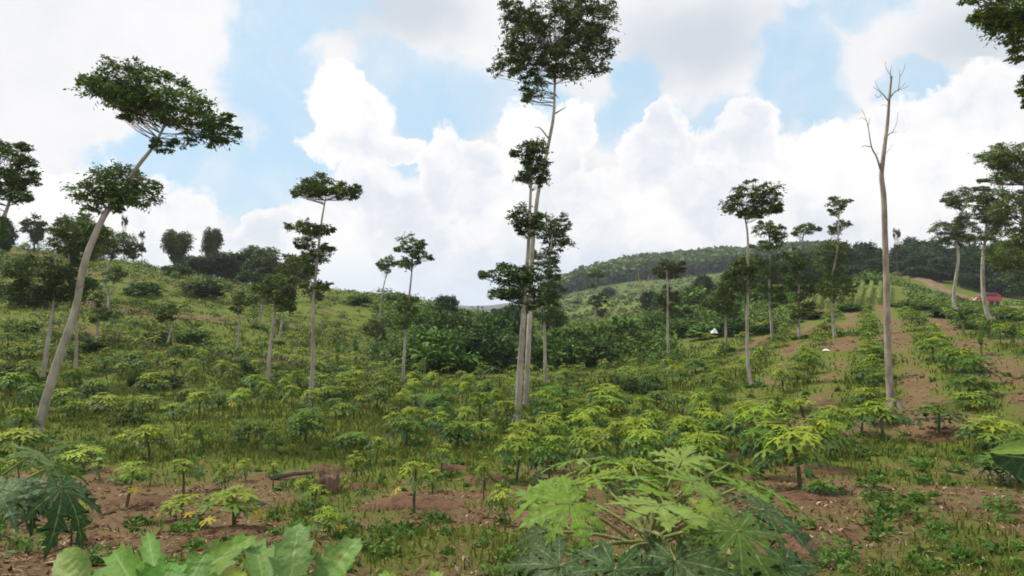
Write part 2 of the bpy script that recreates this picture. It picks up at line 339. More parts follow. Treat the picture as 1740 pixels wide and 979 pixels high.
def crown(mb, cen, rad, nsub, nleaf, lsize, col, alt=None, flat=.55, subr=.34, low=False):
    """clumps of leaves spread through an ellipsoid; returns clump centres"""
    cen = np.array(tuple(cen)); rad = np.array(rad, float)
    sub = []
    tries = 0
    while len(sub) < nsub and tries < nsub * 30:
        tries += 1
        p = ball(1, 1, .3)[0]
        if p[2] < -.55 and rng.random() < .7 and not low: continue
        q = p * (1 - subr * .6)
        if all(np.linalg.norm(q - o) > .95 / nsub ** (1 / 3) * (1 - tries / (nsub * 30)) for o in sub): sub.append(q)
    res = []
    for q in sub:
        c = cen + q * rad; sr = rad.mean() * subr * rng.uniform(.65, 1.25); res.append(c)
        k = int(nleaf * rng.uniform(.6, 1.3)); p = ball(k, flat, .1)
        if k > 60:
            nf = 16; fd = norm(rng.normal(size=(nf, 3)) * [1, 1, .5] + [0, 0, .12]); fi = rng.integers(0, nf, k); u = rng.random(k)[:, None] ** .7; ln = rng.uniform(.75, 1.35, nf)[fi][:, None]
            fr = fd[fi] * u * ln + rng.normal(size=(k, 3)) * .09; fr[:, 2] -= .22 * (u[:, 0] * ln[:, 0]) ** 2; fr[:, 2] *= .9; use = rng.random(k) < .62; p[use] = fr[use]
        tilt = q[0] * -.25; p[:, 2] += p[:, 0] * tilt
        stray = rng.random(k) < .15; p[stray] *= rng.uniform(1.05, 1.5, (stray.sum(), 1))
        tone = rng.uniform(.68, 1.35); cc = vary(np.array(col) * tone, k, .3, alt, .24)
        leaves(mb, c + p * sr, lsize * rng.uniform(.6, 1.35, k), cc, .38, .5, dirs=norm(p) * .8)
    return res

# ------------------------------------------------------------------ ground
def gmask(x, y):
    """0 bare soil .. 1 grassy"""
    Y = np.maximum(np.abs(y), 1); px = CX + F * x / Y
    n = vnoise(x, y, 1.7, 5) * .5 + vnoise(x, y, .6, 6) * .34 - .03 + vnoise(x, y, 5, 7) * .35
    g = np.interp(Y, [0, 4, 9, 11.5, 14, 17, 26, 34, 60, 120, 3000], [-.22, -.2, -.12, .04, .46, .6, .42, .28, .28, .45, .6])
    right = np.clip((px - 1150) / 180, 0, 1) * np.clip((Y - 10) / 4, 0, 1) * np.clip((62 - Y) / 8, 0, 1)
    c = (x - .55 * y) / 2.7; lane = .5 + .5 * np.cos(2 * math.pi * c)      # 1 = crop row
    g = g * (1 - right) + (lane * .5 - .16 + (vnoise(x, y, 3.1, 21) - .5) * .5) * right
    left = np.clip((640 - px) / 150, 0, 1) * np.clip((Y - 26) / 8, 0, 1) * np.clip((80 - Y) / 10, 0, 1)
    g = g + left * (.30 * np.sin(y * .9 + vnoise(x, y, 9, 22) * 9) - .06)
    fr = np.clip((px - 1400) / 200, 0, 1) * np.clip((14 - Y) / 4, 0, 1); g = g + fr * .13
    return np.clip(g + n - .15, 0, 1)
def make_ground():
    n = 620; t = np.linspace(-1, 1, n); b = 8.7; xs = 1150 * np.sinh(b * t) / math.sinh(b) + t * 6
    t2 = np.linspace(-.62, 1, n); ys = 1250 * np.sinh(b * t2) / math.sinh(b) + t2 * 9 + 5
    X, Yg = np.meshgrid(xs, ys); Z = H(X, Yg)
    far = np.clip((np.sqrt(X ** 2 + Yg ** 2) - 600) / 400, 0, 1); Z = Z * (1 - far) + (EYE - 2) * far
    fine = (vnoise(X, Yg, .16, 8) - .5) * .035 * np.clip(1 - np.hypot(X, Yg) / 14, 0, 1); Z = Z + fine
    g = gmask(X, Yg)
    f = np.arange(n * n).reshape(n, n); q = np.stack([f[:-1, :-1], f[:-1, 1:], f[1:, 1:], f[1:, :-1]], -1).reshape(-1, 4)
    mb = MB(); col = np.stack([g, np.clip((np.hypot(X, Yg) - 150) / 100, 0, 1), g * 0, g * 0 + 1], -1).reshape(-1, 4)
    mb.add(np.stack([X, Yg, Z], -1).reshape(-1, 3), q, col)
    m, nt, bs = mat('ground', .95, .1); N = nt.nodes; L = nt.links
    at = N.new('ShaderNodeAttribute'); at.attribute_name = 'col'; sp = N.new('ShaderNodeSeparateColor'); L.new(at.outputs[0], sp.inputs[0])
    tc = N.new('ShaderNodeTexCoord')
    def nz(s, d=6, r=.65, st=None):
        k = N.new('ShaderNodeTexNoise'); k.inputs['Scale'].default_value = s; k.inputs['Detail'].default_value = d; k.inputs['Roughness'].default_value = r
        if st:
            mp = N.new('ShaderNodeMapping'); mp.inputs['Scale'].default_value = st; mp.inputs['Rotation'].default_value = (0, 0, .5); L.new(tc.outputs['Object'], mp.inputs[0]); L.new(mp.outputs[0], k.inputs['Vector'])
        else: L.new(tc.outputs['Object'], k.inputs['Vector'])
        return k.outputs[0]
    def ramp(s, els):
        r = N.new('ShaderNodeValToRGB'); L.new(s, r.inputs[0]); e = r.color_ramp.elements
        e[0].position = els[0][0]; e[0].color = (*els[0][1], 1); e[1].position = els[-1][0]; e[1].color = (*els[-1][1], 1)
        for p, c in els[1:-1]: k = e.new(p); k.color = (*c, 1)
        return r.outputs[0]
    def mx(f, a, b_, mode='MIX'):
        k = N.new('ShaderNodeMix'); k.data_type = 'RGBA'; k.blend_type = mode
        for i, v in ((0, f), (6, a), (7, b_)):
            if isinstance(v, bpy.types.NodeSocket): L.new(v, k.inputs[i])
            else: k.inputs[i].default_value = v
        return k.outputs[2]
    soil = ramp(nz(.9), [(.3, (.105, .055, .026)), (.46, (.15, .092, .045)), (.7, (.21, .15, .078))])
    straw = ramp(nz(16, 6, .75, (1, 3.5, 1)), [(.40, (.07, .043, .024)), (.52, (.185, .128, .07)), (.66, (.32, .255, .155))])
    soil = mx(.55, soil, straw)
    grass = ramp(nz(2.2, 7, .7), [(.3, (.06, .085, .010)), (.5, (.115, .16, .016)), (.7, (.185, .205, .03))])
    grass = mx(.5, grass, ramp(nz(22, 5, .7), [(.35, (.04, .055, .015)), (.65, (.16, .19, .05))]))
    k = N.new('ShaderNodeMath'); k.operation = 'ADD'; L.new(sp.outputs[0], k.inputs[0])
    n5 = N.new('ShaderNodeMath'); n5.operation = 'MULTIPLY_ADD'; L.new(nz(7, 6, .7), n5.inputs[0]); n5.inputs[1].default_value = 1.0; n5.inputs[2].default_value = -.5; L.new(n5.outputs[0], k.inputs[1])
    mr = N.new('ShaderNodeMapRange'); mr.interpolation_type = 'SMOOTHSTEP'; mr.inputs[1].default_value = .25; mr.inputs[2].default_value = .55; L.new(k.outputs[0], mr.inputs[0])
    colr = mx(mr.outputs[0], soil, grass)
    farc = ramp(nz(.035, 8, .7), [(.35, (.05, .085, .025)), (.5, (.085, .125, .035)), (.65, (.13, .15, .055))])
    colr = mx(sp.outputs[1], colr, farc)
    L.new(colr, bs.inputs['Base Color'])
    bp = N.new('ShaderNodeBump'); bp.inputs['Strength'].default_value = .9; bp.inputs['Distance'].default_value = .05; L.new(nz(14, 8, .75, (1, 2.4, 1)), bp.inputs['Height']); L.new(bp.outputs[0], bs.inputs['Normal'])
    struct(mb.build('ground', m))
make_ground()

def strip(name, pts, width, m, lift=.05):
    p = np.array(smooth_path([(x, y, 0) for x, y in pts], 12))[:, :2]; T = norm(np.gradient(p, axis=0)); Nn = np.stack([-T[:, 1], T[:, 0]], -1)
    w = np.linspace(-.5, .5, 7); V = p[:, None, :] + Nn[:, None, :] * (w * width)[None, :, None]
    z = H(p[:, 0], p[:, 1])[:, None] + lift + .22 - np.abs(w)[None, :] * .5
    V = np.concatenate([V, np.broadcast_to(z, V.shape[:2])[..., None]], -1); n = len(p)
    f = np.arange(n * 7).reshape(n, 7); q = np.stack([f[:-1, :-1], f[:-1, 1:], f[1:, 1:], f[1:, :-1]], -1).reshape(-1, 4)
    mb = MB(); mb.add(V.reshape(-1, 3), q, (1, 1, 1)); return struct(mb.build(name, m))
M_ROAD = noisy('dirt_road', (.11, .075, .04), (.22, .155, .09), .9, bump=.5)
road_px = [(1500, 462, 150), (1520, 470, 132), (1562, 489, 118), (1605, 505, 107), (1675, 519, 97), (1745, 531, 87), (1850, 545, 74)]
road_xy = [((px - CX) / F * Y, Y) for px, py, Y in road_px]
strip('dirt_road', road_xy, 3.3, M_ROAD)
def road_dist(x, y):
    return min(math.hypot(x - a, y - b) for (a, b) in ROADP)
ROADP = [(p[0], p[1]) for p in smooth_path([(x, y, 0) for x, y in road_xy], 12)]

# far blue mountains and distant valley
def mountain(name, Y, prof, col):
    mb = MB(); m = noisy(name, tuple(c * .8 for c in col), col, .01, bump=0)
    n = 160; px = np.linspace(-400, 2200, n); py = np.interp(px, [a for a, b in prof], [b for a, b in prof]) + (vnoise(px, px * 0, 60, 4) - .5) * 9
    top = [P(a, b, Y) for a, b in zip(px, py)]; V = []
    for k, (dy, fz) in enumerate([(-.22, 0), (-.12, .35), (-.05, .8), (0, 1), (.08, .85), (.2, 0)]):
        for i, t in enumerate(top):
            zz = EYE - 4 + (t.z - EYE + 4) * fz; V.append((t.x * (1 + dy), Y * (1 + dy), zz))
    f = np.arange(6 * n).reshape(6, n); q = np.stack([f[:-1, :-1], f[:-1, 1:], f[1:, 1:], f[1:, :-1]], -1).reshape(-1, 4)
    mb.add(V, q, (1, 1, 1)); struct(mb.build(name, m))
mountain('far_mountains', 980, [(-400, 515), (500, 512), (700, 510), (790, 519), (840, 516), (900, 513), (1000, 520), (2200, 518)], (.07, .10, .07))

# ------------------------------------------------------------------ papaya
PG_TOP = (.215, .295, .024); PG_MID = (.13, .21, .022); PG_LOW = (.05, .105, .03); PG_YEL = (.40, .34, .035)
ROWS_HI = [(.34, .085, 0), (.42, .21, .12), (.47, .20, .06), (.52, .075, 0), (.60, .19, .12), (.65, .16, .05), (.70, .055, 0), (.78, .11, .09), (.83, .05, .02), (.90, .035, .03), (1, 0, 0)]
ROWS_MID = [(.40, .06, 0), (.58, .17, .08), (.70, .05, 0), (1, 0, 0)]
ROWS_LO = [(.55, .14, 0), (1, 0, 0)]
def palmate(mb, O, Fd, Nn, size, col, lobes=7, rows=ROWS_HI, droop=.35, fold=.25, span=290, seed=None):
    O = np.array(tuple(O)); Fd = norm(np.array(tuple(Fd), float)); Nn = np.array(tuple(Nn), float); S = norm(np.cross(Fd, Nn)); Nn = np.cross(S, Fd)
    dth = math.radians(span) / (lobes - 1) if lobes > 1 else 0
    V = []; Fc = []; A = []; AL = []
    rw = size * .22
    for i in range(lobes):
        th = -math.radians(span) / 2 + i * dth + rng.uniform(-.05, .05)
        Ln = size * (.52 + .48 * math.cos(th / 2) ** 1.6) * rng.uniform(.9, 1.08)
        rr = [(0, 0, 0), (rw * .5, rw * .5 * math.tan(dth / 2), 0), (rw, rw * math.tan(dth / 2) * .98, 0)]
        jit = rng.uniform(.8, 1.2)
        for t, w, fw in rows:
            rr.append((max(t * Ln, rw * 1.1), w * Ln * jit * rng.uniform(.8, 1.2), fw * Ln * rng.uniform(.7, 1.3)))
        ca, sa = math.cos(th), math.sin(th); b0 = len(V); dr = droop * rng.uniform(.7, 1.4); ld = rng.uniform(-.06, .06)
        for (r, w, fw) in rr:
            for sg in (0, 1, -1):
                rad = r + (fw if sg else 0); lat = w * sg
                x = rad * ca - lat * sa; y = rad * sa + lat * ca
                h = -dr * rad * rad / size + fold * abs(lat) - (0.0 if sg == 0 else .004) + ld * rad + rng.uniform(-.01, .01) * size
                V.append(O + Fd * x + S * y + Nn * h); A.append(0 if sg == 0 else 1); AL.append(r / size + i * .01 + .01)
        for j in range(len(rr) - 1):
            a = b0 + 3 * j
            Fc.append((a, a + 1, a + 4, a + 3)); Fc.append((a, a + 3, a + 5, a + 2))
    A = np.array(A, float)[:, None]; c = np.hstack([np.tile(np.array(col, float), (len(V), 1)), A, np.array(AL)[:, None]])
    mb.add(V, Fc, c)
def papaya_proto(h, r, n, rows, lobes, yellow=0, lsize=.26, tone=1.0, dark=False, sep=True):
    """returns (stem MB, crown MB, yellow MB or None) at origin"""
    st = MB(); cr = MB(); ye = MB()
    bx, by = rng.uniform(-.06, .06, 2)
    tp = np.array([bx, by, h]); tube(st, smooth_path([(0, 0, -.12), (bx * .2, by * .2, h * .4), (bx, by, h)], 3), np.linspace(.032, .017, 7), 6)
    for i in range(n):
        t = i / max(n - 1, 1)                       # 0 = oldest leaf, 1 = youngest
        a = i * 2.4 + rng.uniform(-.3, .3); el = math.radians(2 + 70 * t ** 1.6 + rng.uniform(-8, 8)); pl = r * (1.0 - .45 * t) * rng.uniform(.6, 1.05)
        if t > .93: pl *= .5
        start = tp + np.array([0, 0, -h * .32 * (1 - t)])
        dr = np.array([math.cos(a) * math.cos(el), math.sin(a) * math.cos(el), math.sin(el)])
        J = start + dr * pl + np.array([0, 0, -.03 * pl]); mid = start + dr * pl * .55 + np.array([0, 0, .05 * pl])
        young = t ** .8
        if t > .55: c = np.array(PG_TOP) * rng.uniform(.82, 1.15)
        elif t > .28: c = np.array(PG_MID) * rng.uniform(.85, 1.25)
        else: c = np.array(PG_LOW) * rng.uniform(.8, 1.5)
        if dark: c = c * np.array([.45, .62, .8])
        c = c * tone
        tgt = cr
        if i < yellow: c = np.array(PG_YEL) * rng.uniform(.8, 1.15); tgt = ye
        tube(tgt, [start, mid, J], [.007, .006, .004], 3, col=np.array([.17, .2, .07]))
        out = np.array([math.cos(a), math.sin(a), -.08 - .38 * (1 - t) + .3 * (t > .85)]); nrm = np.array([math.cos(a) * .35, math.sin(a) * .35, 1.0]) + rng.normal(size=3) * .12
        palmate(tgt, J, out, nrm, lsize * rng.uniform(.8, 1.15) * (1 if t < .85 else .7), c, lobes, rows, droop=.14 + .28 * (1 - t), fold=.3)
    return st, cr, (ye if yellow else None)
def make_papaya(h, r, n, rows, lobes, yellow, label, **k):
    t = thing('papaya_plant', label, 'papaya plant', (0, 0, -50)); st, cr, ye = papaya_proto(h, r, n, rows, lobes, yellow, **k)
    st.build('stem', M_STEM, t); cr.build('leaf_crown', M_LEAF, t)
    if ye:
        y = ye.build('yellow_leaves', M_LEAF, t); y['label'] = 'yellowing old leaves'
    return t
PROT = {}
def protos():
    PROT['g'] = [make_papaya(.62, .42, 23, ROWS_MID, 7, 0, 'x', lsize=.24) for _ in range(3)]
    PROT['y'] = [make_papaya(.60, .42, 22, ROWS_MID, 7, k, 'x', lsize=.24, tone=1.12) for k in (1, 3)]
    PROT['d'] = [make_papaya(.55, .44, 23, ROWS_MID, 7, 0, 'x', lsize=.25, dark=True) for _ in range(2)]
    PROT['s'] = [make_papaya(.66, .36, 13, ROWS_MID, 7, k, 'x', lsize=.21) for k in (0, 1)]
protos()
placed = []
# nearer plants: base px, base py, crown-centre py, crown width px, kind, label
NEARP = [
 (222, 862, 795, 118, 's', 'thin papaya plant beside the dark hollow at lower left, pale green sparse crown'),
 (318, 838, 786, 100, 's', 'slender papaya behind the low yellow-green pair at lower left'),
 (319, 882, 846, 118, 'y', 'low papaya with dark stem just left of the widest yellow-green crown at lower left'),
 (404, 900, 838, 150, 'y', 'wide yellow-green papaya crown nearest the big lobed leaves at lower left'),
 (468, 832, 788, 60, 's', 'small thin papaya left of the tree stump'),
 (705, 872, 796, 135, 's', 'papaya with tall bare stem standing on red soil right of the tree stump'),
 (750, 806, 762, 84, 's', 'small papaya behind and right of the tall bare-stemmed one on red soil'),
 (640, 792, 748, 84, 's', 'small papaya on bare soil behind the tree stump'),
 (877, 818, 748, 130, 'g', 'bushy light green papaya in front of the paired pale trunks'),
 (690, 757, 714, 95, 'd', 'dark green papaya at the grass edge left of the paired pale trunks'),
 (600, 760, 738, 95, 'd', 'low dark green papaya at the edge of the grass strip'),
 (985, 762, 712, 95, 'g', 'light green papaya right behind the paired pale trunk bases'),
 (1080, 768, 716, 115, 'y', 'papaya with hanging orange-yellow leaf behind the big foreground papaya'),
 (1150, 765, 712, 95, 'g', 'light green papaya behind the right half of the big foreground papaya'),
 (1222, 768, 716, 110, 'd', 'dark-stemmed deep green papaya between two yellow-green crowns'),
 (1355, 832, 738, 165, 'y', 'tall yellowing papaya to the upper right of the big foreground papaya'),
 (1290, 770, 700, 130, 'y', 'broad yellow-green papaya crown behind the tall yellowing one'),
 (1405, 778, 722, 110, 'g', 'green papaya left of the dead tree foot'),
 (1588, 742, 690, 130, 'd', 'dark green papaya right of the dead tree foot'),
 (1680, 765, 716, 160, 'y', 'yellow-green spreading papaya near the right edge of the field'),
 (1640, 700, 670, 95, 'y', 'yellowish papaya behind the dark green one right of the dead tree'),
 (222, 772, 738, 62, 'y', 'orange-yellow papaya in the grass strip below the left hill, left of a pair'),
 (277, 762, 732, 66, 'y', 'bright yellow papaya in the grass strip below the left hill'),
 (318, 792, 744, 62, 's', 'thin tall papaya standing alone in the grass strip'),
 (352, 762, 724, 72, 'g', 'pale green papaya at the back of the grass strip'),
 (425, 757, 716, 84, 'd', 'dark green papaya at the back edge of the grass strip'),
 (472, 768, 730, 66, 's', 'small yellowish papaya in the grass in front of the tall thin trunk'),
 (525, 752, 716, 84, 'g', 'green papaya just below the foot of the two-tiered tree'),
 (150, 800, 766, 105, 'y', 'papaya with yellow lower leaves behind the left edge papaya'),
 (40, 775, 735, 120, 'g', 'pale papaya at the left edge below the leaning tree'),
 (820, 752, 720, 80, 'y', 'papaya with golden leaf left of the paired pale trunk bases'),
 (520, 852, 818, 60, 'g', 'short dense green papaya sapling left of the stump'),
 (735, 880, 866, 34, 'd', 'tiny dark green seedling on the red soil mound'),
 (1390, 846, 818, 70, 'd', 'small dark green shrubby papaya right of the yellowing tall one'),
 (1705, 822, 772, 150, 'd', 'dark leafy papaya at the right edge beside the big folded leaf'),
 (1738, 790, 742, 130, 'd', 'dark papaya half cut by the right edge above the folded leaf'),
 (1460, 740, 700, 80, 'g', 'green papaya in the row just left of the dead tree'),
]
def place_papaya(x, y, h, r, kind, label, group=None):
    src = random.choice(PROT[kind]); sx = r / .62; sz = h / .72
    o = copy_thing(src, (x, y, hz(x, y) - .02), random.uniform(0, 6.28), (sx * random.uniform(.88, 1.12), sx * random.uniform(.88, 1.12), sz), label, 'papaya plant', group)
    o.rotation_euler = (random.gauss(0, .09), random.gauss(0, .09), o.rotation_euler[2])
    placed.append((x, y)); return o
for (bx, by, cyy, w, kd, lab) in NEARP:
    Y = hit(bx, by); x = (bx - CX) / F * Y
    place_papaya(x, Y, (by - cyy) / F * Y * 1.08, w / F * Y / 2, kd, lab)
# field plants
cand = []
def blocked(x, y):
    return any((x - a) ** 2 + (y - b) ** 2 < 1.1 for a, b in placed[:len(NEARP)])
for i in range(-40, 60):                           # the rows on the right slope
    for j in range(0, 66):
        y = 13 + j * 1.2 + random.uniform(-.3, .3); x = .55 * y + i * 2.7 + random.uniform(-.35, .35); px = CX + F * x / y
        if y > 52 or px < 1190 + 60 * math.sin(y) or px > 1800: continue
        if px < 1560 and y < 16.5: continue
        if random.random() < .1: continue
        cand.append((x, y, 'right', px))
y = 14.0
while y < 92:                                       # valley floor and left hill, ragged contour rows
    step = 1.4 if y < 34 else 1.75; x = -1.1 * y
    while x < .34 * y:
        xx = x + random.uniform(-.5, .5); yy = y + random.uniform(-.5, .5) + math.sin(x * .11) * 1.2; px = CX + F * xx / yy; x += step * random.uniform(.75, 1.25)
        lim = 1230 if yy < 34 else (690 if yy < 60 else 640)
        if px > lim or px < -60: continue
        if yy > 30 and px > 640 and px < 1100 and yy > 35: continue
        if px < 640 and 15 < yy < 19 and random.random() < .5: continue
        if yy > 62 + (px < 250) * 10: continue
        if vnoise(xx, yy, 4.0, 15) < .22: continue
        cand.append((xx, yy, 'left', px))
    y += step * .95
cand = [c for c in cand if not blocked(c[0], c[1])]
def visible(c):
    x, y = c[0], c[1]; z = hz(x, y) + .5; Ys = np.linspace(3, y - 1, 60); return bool(np.all(H(x / y * Ys, Ys) < EYE + (z - EYE) / y * Ys + .15))
cand = [c for c in cand if visible(c)]
cand.sort(key=lambda c: c[1])
fore = []
while len(fore) < 15:
    px = random.uniform(30, 880); Y = random.uniform(6.3, 11); x = (px - CX) / F * Y
    if any((x - a) ** 2 + (Y - b) ** 2 < .8 for a, b in placed) or (x + (870 - 560) / F * 10) ** 2 + (Y - 10) ** 2 < .5: continue
    place_papaya(x, Y, random.uniform(.25, .55), random.uniform(.2, .34), random.choice('gsys'), 'small papaya plant on the bare soil at lower left, not one of the larger ones', 'small papaya plants on the bare soil'); fore.append((x, Y))
band = []
tries = 0
while len(band) < 58 and tries < 3000:
    tries += 1
    r_ = len(band) >= 40
    px = random.uniform(20, 860) if r_ else random.uniform(880, 1500); Y = random.uniform(11.2, 15.5) if r_ else random.uniform(9.6, 15.5); x = (px - CX) / F * Y
    if px > 1440 and Y < 13: continue
    if not r_ and Y < 10.3 and px > 1300: continue
    if any((x - a) ** 2 + (Y - b) ** 2 < (.75 if not r_ else 1.0) for a, b in placed): continue
    if r_: place_papaya(x, Y, random.uniform(.35, .6), random.uniform(.28, .46), random.choice('gysg'), 'papaya plant in the grass strip in front of the left slope', 'papaya plants in the front grass strip')
    else: place_papaya(x, Y, random.uniform(.55, .85), random.uniform(.45, .72), random.choices('gyds', (6, 2.4, 1.3, .3))[0], 'papaya plant in the bright crowded band behind the big foreground papaya', 'papaya plants crowded behind the big foreground one')
    band.append((x, Y))
cand = [c for c in cand if not any((c[0] - a) ** 2 + (c[1] - b) ** 2 < .8 for a, b in band)]
nind = 300 - len(NEARP) - len(band) - len(fore)
def zone(c):
    x, y, s, px = c
    if s == 'right':
        if y < 24: return ('papaya plant in the nearer part of the straight rows right of the valley', 'papaya plants in the nearer straight rows')
        return ('papaya plant further up the straight rows climbing the right slope', 'papaya plants further up the right rows')
    if px < 330: return ('papaya plant low on the left slope around the leaning tree', 'papaya plants around the leaning tree')
    if px < 640: return ('papaya plant on the valley floor around the two-tiered tree', 'papaya plants around the two-tiered tree')
    if px < 900: return ('papaya plant on the valley floor between the two-tiered tree and the paired trunks', 'papaya plants left of the paired trunks')
    return ('papaya plant on the valley floor right of the paired trunks', 'papaya plants right of the paired trunks')
for c in cand[:nind]:
    x, y, s, px = c; kd = random.choices('gyds', (5, 1.3, 2.4, .9))[0] if s == 'left' else random.choices('gyds', (5, 1.2, 3.0, .5))[0]
    r = random.uniform(.42, .8) if px < 900 else random.uniform(.5, .98); lab, grp = zone(c)
    place_papaya(x, y, random.uniform(.4, .95), r, kd, lab, grp)
stuff = MB(); sstem = MB()
LOWP = []
for k in range(10):
    a, b, _ = papaya_proto(.62, .42, 11, ROWS_LO, 5, 0, lsize=.30, dark=k in (3, 6, 8), tone=1.1 if k in (1, 2) else .95); LOWP.append((a, b))
def stamp(dst, src, loc, rz, sx, sz, tone=1):
    v = np.concatenate(src.v); c = np.concatenate(src.c).copy(); c[:, :3] *= tone; ca, sa = math.cos(rz), math.sin(rz)
    w = np.stack([(v[:, 0] * ca - v[:, 1] * sa) * sx + loc[0], (v[:, 0] * sa + v[:, 1] * ca) * sx + loc[1], v[:, 2] * sz + loc[2]], -1); n0 = dst.n
    dst.v.append(w); dst.c.append(c)
    for f in src.f: dst.f.append(f + n0)
    dst.n += len(w)
print('papaya candidates', len(cand), 'individual', nind)
for c in cand[nind:]:
    x, y = c[0], c[1]; a, b = random.choice(LOWP); rz = random.uniform(0, 6.3); sx = random.uniform(.75, 1.25); sz = random.uniform(.6, 1.1); tone = random.uniform(.75, 1.2)
    stamp(stuff, b, (x, y, hz(x, y)), rz, sx, sz, tone)
if stuff.n:
    o = stuff.build('papaya_field', M_LEAF); o['kind'] = 'stuff'; tag(o, 'small distant papaya plants covering the left hillside and far rows', 'papaya field')

# ------------------------------------------------------------------ trees
TCOL = (.085, .135, .03); TALT = (.17, .24, .045)
BASES = []
def px_tree(name, label, trunk, w0, tufts, Y=None, group=None, col=TCOL, alt=TALT, bark=None, dens=.58, lsz=.088, extra=None, w1=.3):
    """trunk: photo outline points from the foot up; tufts: (cx, cy, w, h)"""
    bx, by = trunk[0]
    if Y is None: Y = hit(bx, by)
    if Y is None: Y = 60
    x0 = (bx - CX) / F * Y; base = Vector((x0, Y, hz(x0, Y) - .05)); t = thing(name, label, 'tree', base, 0, group)
    pts = [base - Vector((0, 0, .2))] + [P(a, b, Y) + Vector((0, rng.uniform(-.01, .01) * Y, 0)) for a, b in trunk[1:]]
    loc = [p - base for p in pts]; sp = smooth_path(loc, 6); n = len(sp); r0 = w0 / F * Y / 2 * .78
    mb = MB(); rr = r0 * (w1 + (1 - w1) * (1 - np.linspace(0, 1, n)) ** .9); rr[0] *= 1.25; rr[1] *= 1.08
    tube(mb, sp, rr, 10, wob=.04)
    # small scars and stubs on the trunk
    for k in range(int(5 + 120 / (Y + 4))):      # knots and old branch scars
        i = int(rng.integers(3, n - 3)); a = rng.uniform(0, 6.28); q = np.array(sp[i]); o_ = np.array([math.cos(a), math.sin(a), .25]); tube(mb, [q + o_ * rr[i] * .7, q + o_ * rr[i] * 1.22], [rr[i] * .3, rr[i] * .2], 6)
    for k in range(5):                            # root flare
        a = k * 1.26 + rng.uniform(-.3, .3); o_ = np.array([math.cos(a), math.sin(a), 0]); tube(mb, [o_ * r0 * .5 + [0, 0, r0 * 3], o_ * r0 * 1.05 + [0, 0, r0 * 1.1], o_ * r0 * 2.1 + [0, 0, -.08]], [r0 * .4, r0 * .5, r0 * .25], 6)
    BASES.append((base.x, base.y, r0))
    mb.build('trunk', bark or M_BARK, t)
    br = MB(); cr = MB(); spa = np.array(sp)
    allt = list(tufts)
    for (cx, cyy, w, h) in tufts:
        for q in range(2):
            a = rng.uniform(0, 6.28); allt.append((cx + math.cos(a) * w * .52, cyy + math.sin(a) * h * .5, w * .34, h * .42))
    for (cx, cyy, w, h) in allt:
        wisp = (cx, cyy, w, h) not in tufts
        c = np.array(P(cx, cyy, Y) - base) + np.array([0, rng.uniform(-.15, .15) * w / F * Y, 0]); R = np.array([w / 2, w / 2 * .85, h / 2 * (1.28 if h < 60 else 1.05)]) / F * Y * 1.06
        vol = R[0] * R[2]; ns = int(max(7, min(34, 11 * (R[0] * R[2]) ** .5 * 1.5 + 5))); ls = lsz * (1 + Y / 90)
        area = math.pi * R[0] * R[2]; nl = int((.5 if wisp else 1) * dens * area / (ls * ls * .3) * 7.5 / ns); nl = max(30, min(nl, 600))
        cs = crown(cr, c, R, ns, nl, ls, col, alt, flat=.5, subr=.46 if ns < 14 else .36)
        # limbs rise from the trunk below the clump
        d = np.linalg.norm(spa - (c - np.array([0, 0, R[2] * .45])), axis=1); k = int(np.argmin(d)); s0 = spa[k]; rl = max(rr[k] * .45, .012)
        for q in cs:
            if rng.random() < (.6 if len(cs) > 16 else .8):
                s0 = spa[max(0, k - int(rng.integers(0, 2)))]
                m_ = s0 * .45 + q * .55 + np.array([0, 0, -.04 * np.linalg.norm(q - s0)]) + rng.normal(size=3) * .07 * R[0]
                m2 = s0 * .8 + q * .2 + np.array([0, 0, .0]); pp = smooth_path([s0, m2, m_, q], 2); tube(br, pp, np.linspace(rl * .5, .006, len(pp)), 4)
    if extra:
        for ln, wd in extra:
            pp = smooth_path([np.array(P(a, b, Y) - base) for a, b in ln], 3); tw = MB(); tube(tw, pp, np.linspace(wd / F * Y / 2, .006, len(pp)), 5); tw.build('twig', M_DBARK, t)
    if br.n: br.build('branches', M_DBARK, t)
    if cr.n: cr.build('crown', M_TREE, t)
    return t
ST = 'shade_tree'
px_tree(ST, 'tall tree leaning right, wide wind-swept crown above a smaller lower one', [(62, 748), (78, 668), (97, 610), (122, 530), (150, 445), (178, 368), (204, 322), (235, 285), (262, 250), (285, 205)], 20,
        [(210, 150, 130, 75), (270, 160, 130, 90), (330, 195, 130, 85), (365, 225, 70, 60), (180, 145, 70, 50), (225, 180, 80, 45), (280, 250, 45, 26), (195, 305, 130, 55), (160, 335, 80, 50), (238, 335, 70, 34), (215, 340, 60, 36)], w1=.22)
px_tree(ST, 'tallest tree in the middle, long bare trunk under a broad heart-shaped crown', [(893, 693), (897, 600), (901, 520), (905, 420), (914, 330), (930, 255), (940, 200), (943, 150), (946, 90)], 13,
        [(895, 60, 90, 90), (880, 105, 80, 70), (905, 145, 60, 46), (945, 35, 80, 75), (1000, 45, 100, 85), (1015, 80, 80, 75), (950, 95, 110, 70), (980, 120, 80, 50), (880, 25, 60, 50), (990, 8, 90, 30)], w1=.3, extra=[([(940, 195), (955, 186), (962, 182)], 3), ([(932, 235), (918, 218), (908, 216)], 3), ([(943, 160), (950, 168)], 3)])
px_tree(ST, 'tree with the thickest pale trunk, narrow crowns stacked beside the tallest trunk', [(878, 722), (883, 640), (888, 560), (893, 480), (898, 420), (901, 340), (905, 270)], 16,
        [(905, 255, 62, 40), (915, 285, 60, 48), (895, 300, 48, 36), (885, 370, 56, 40), (905, 385, 50, 30), (862, 470, 80, 36), (880, 490, 90, 60), (850, 500, 60, 16), (900, 465, 60, 40)], w1=.25, col=(.05, .09, .028))
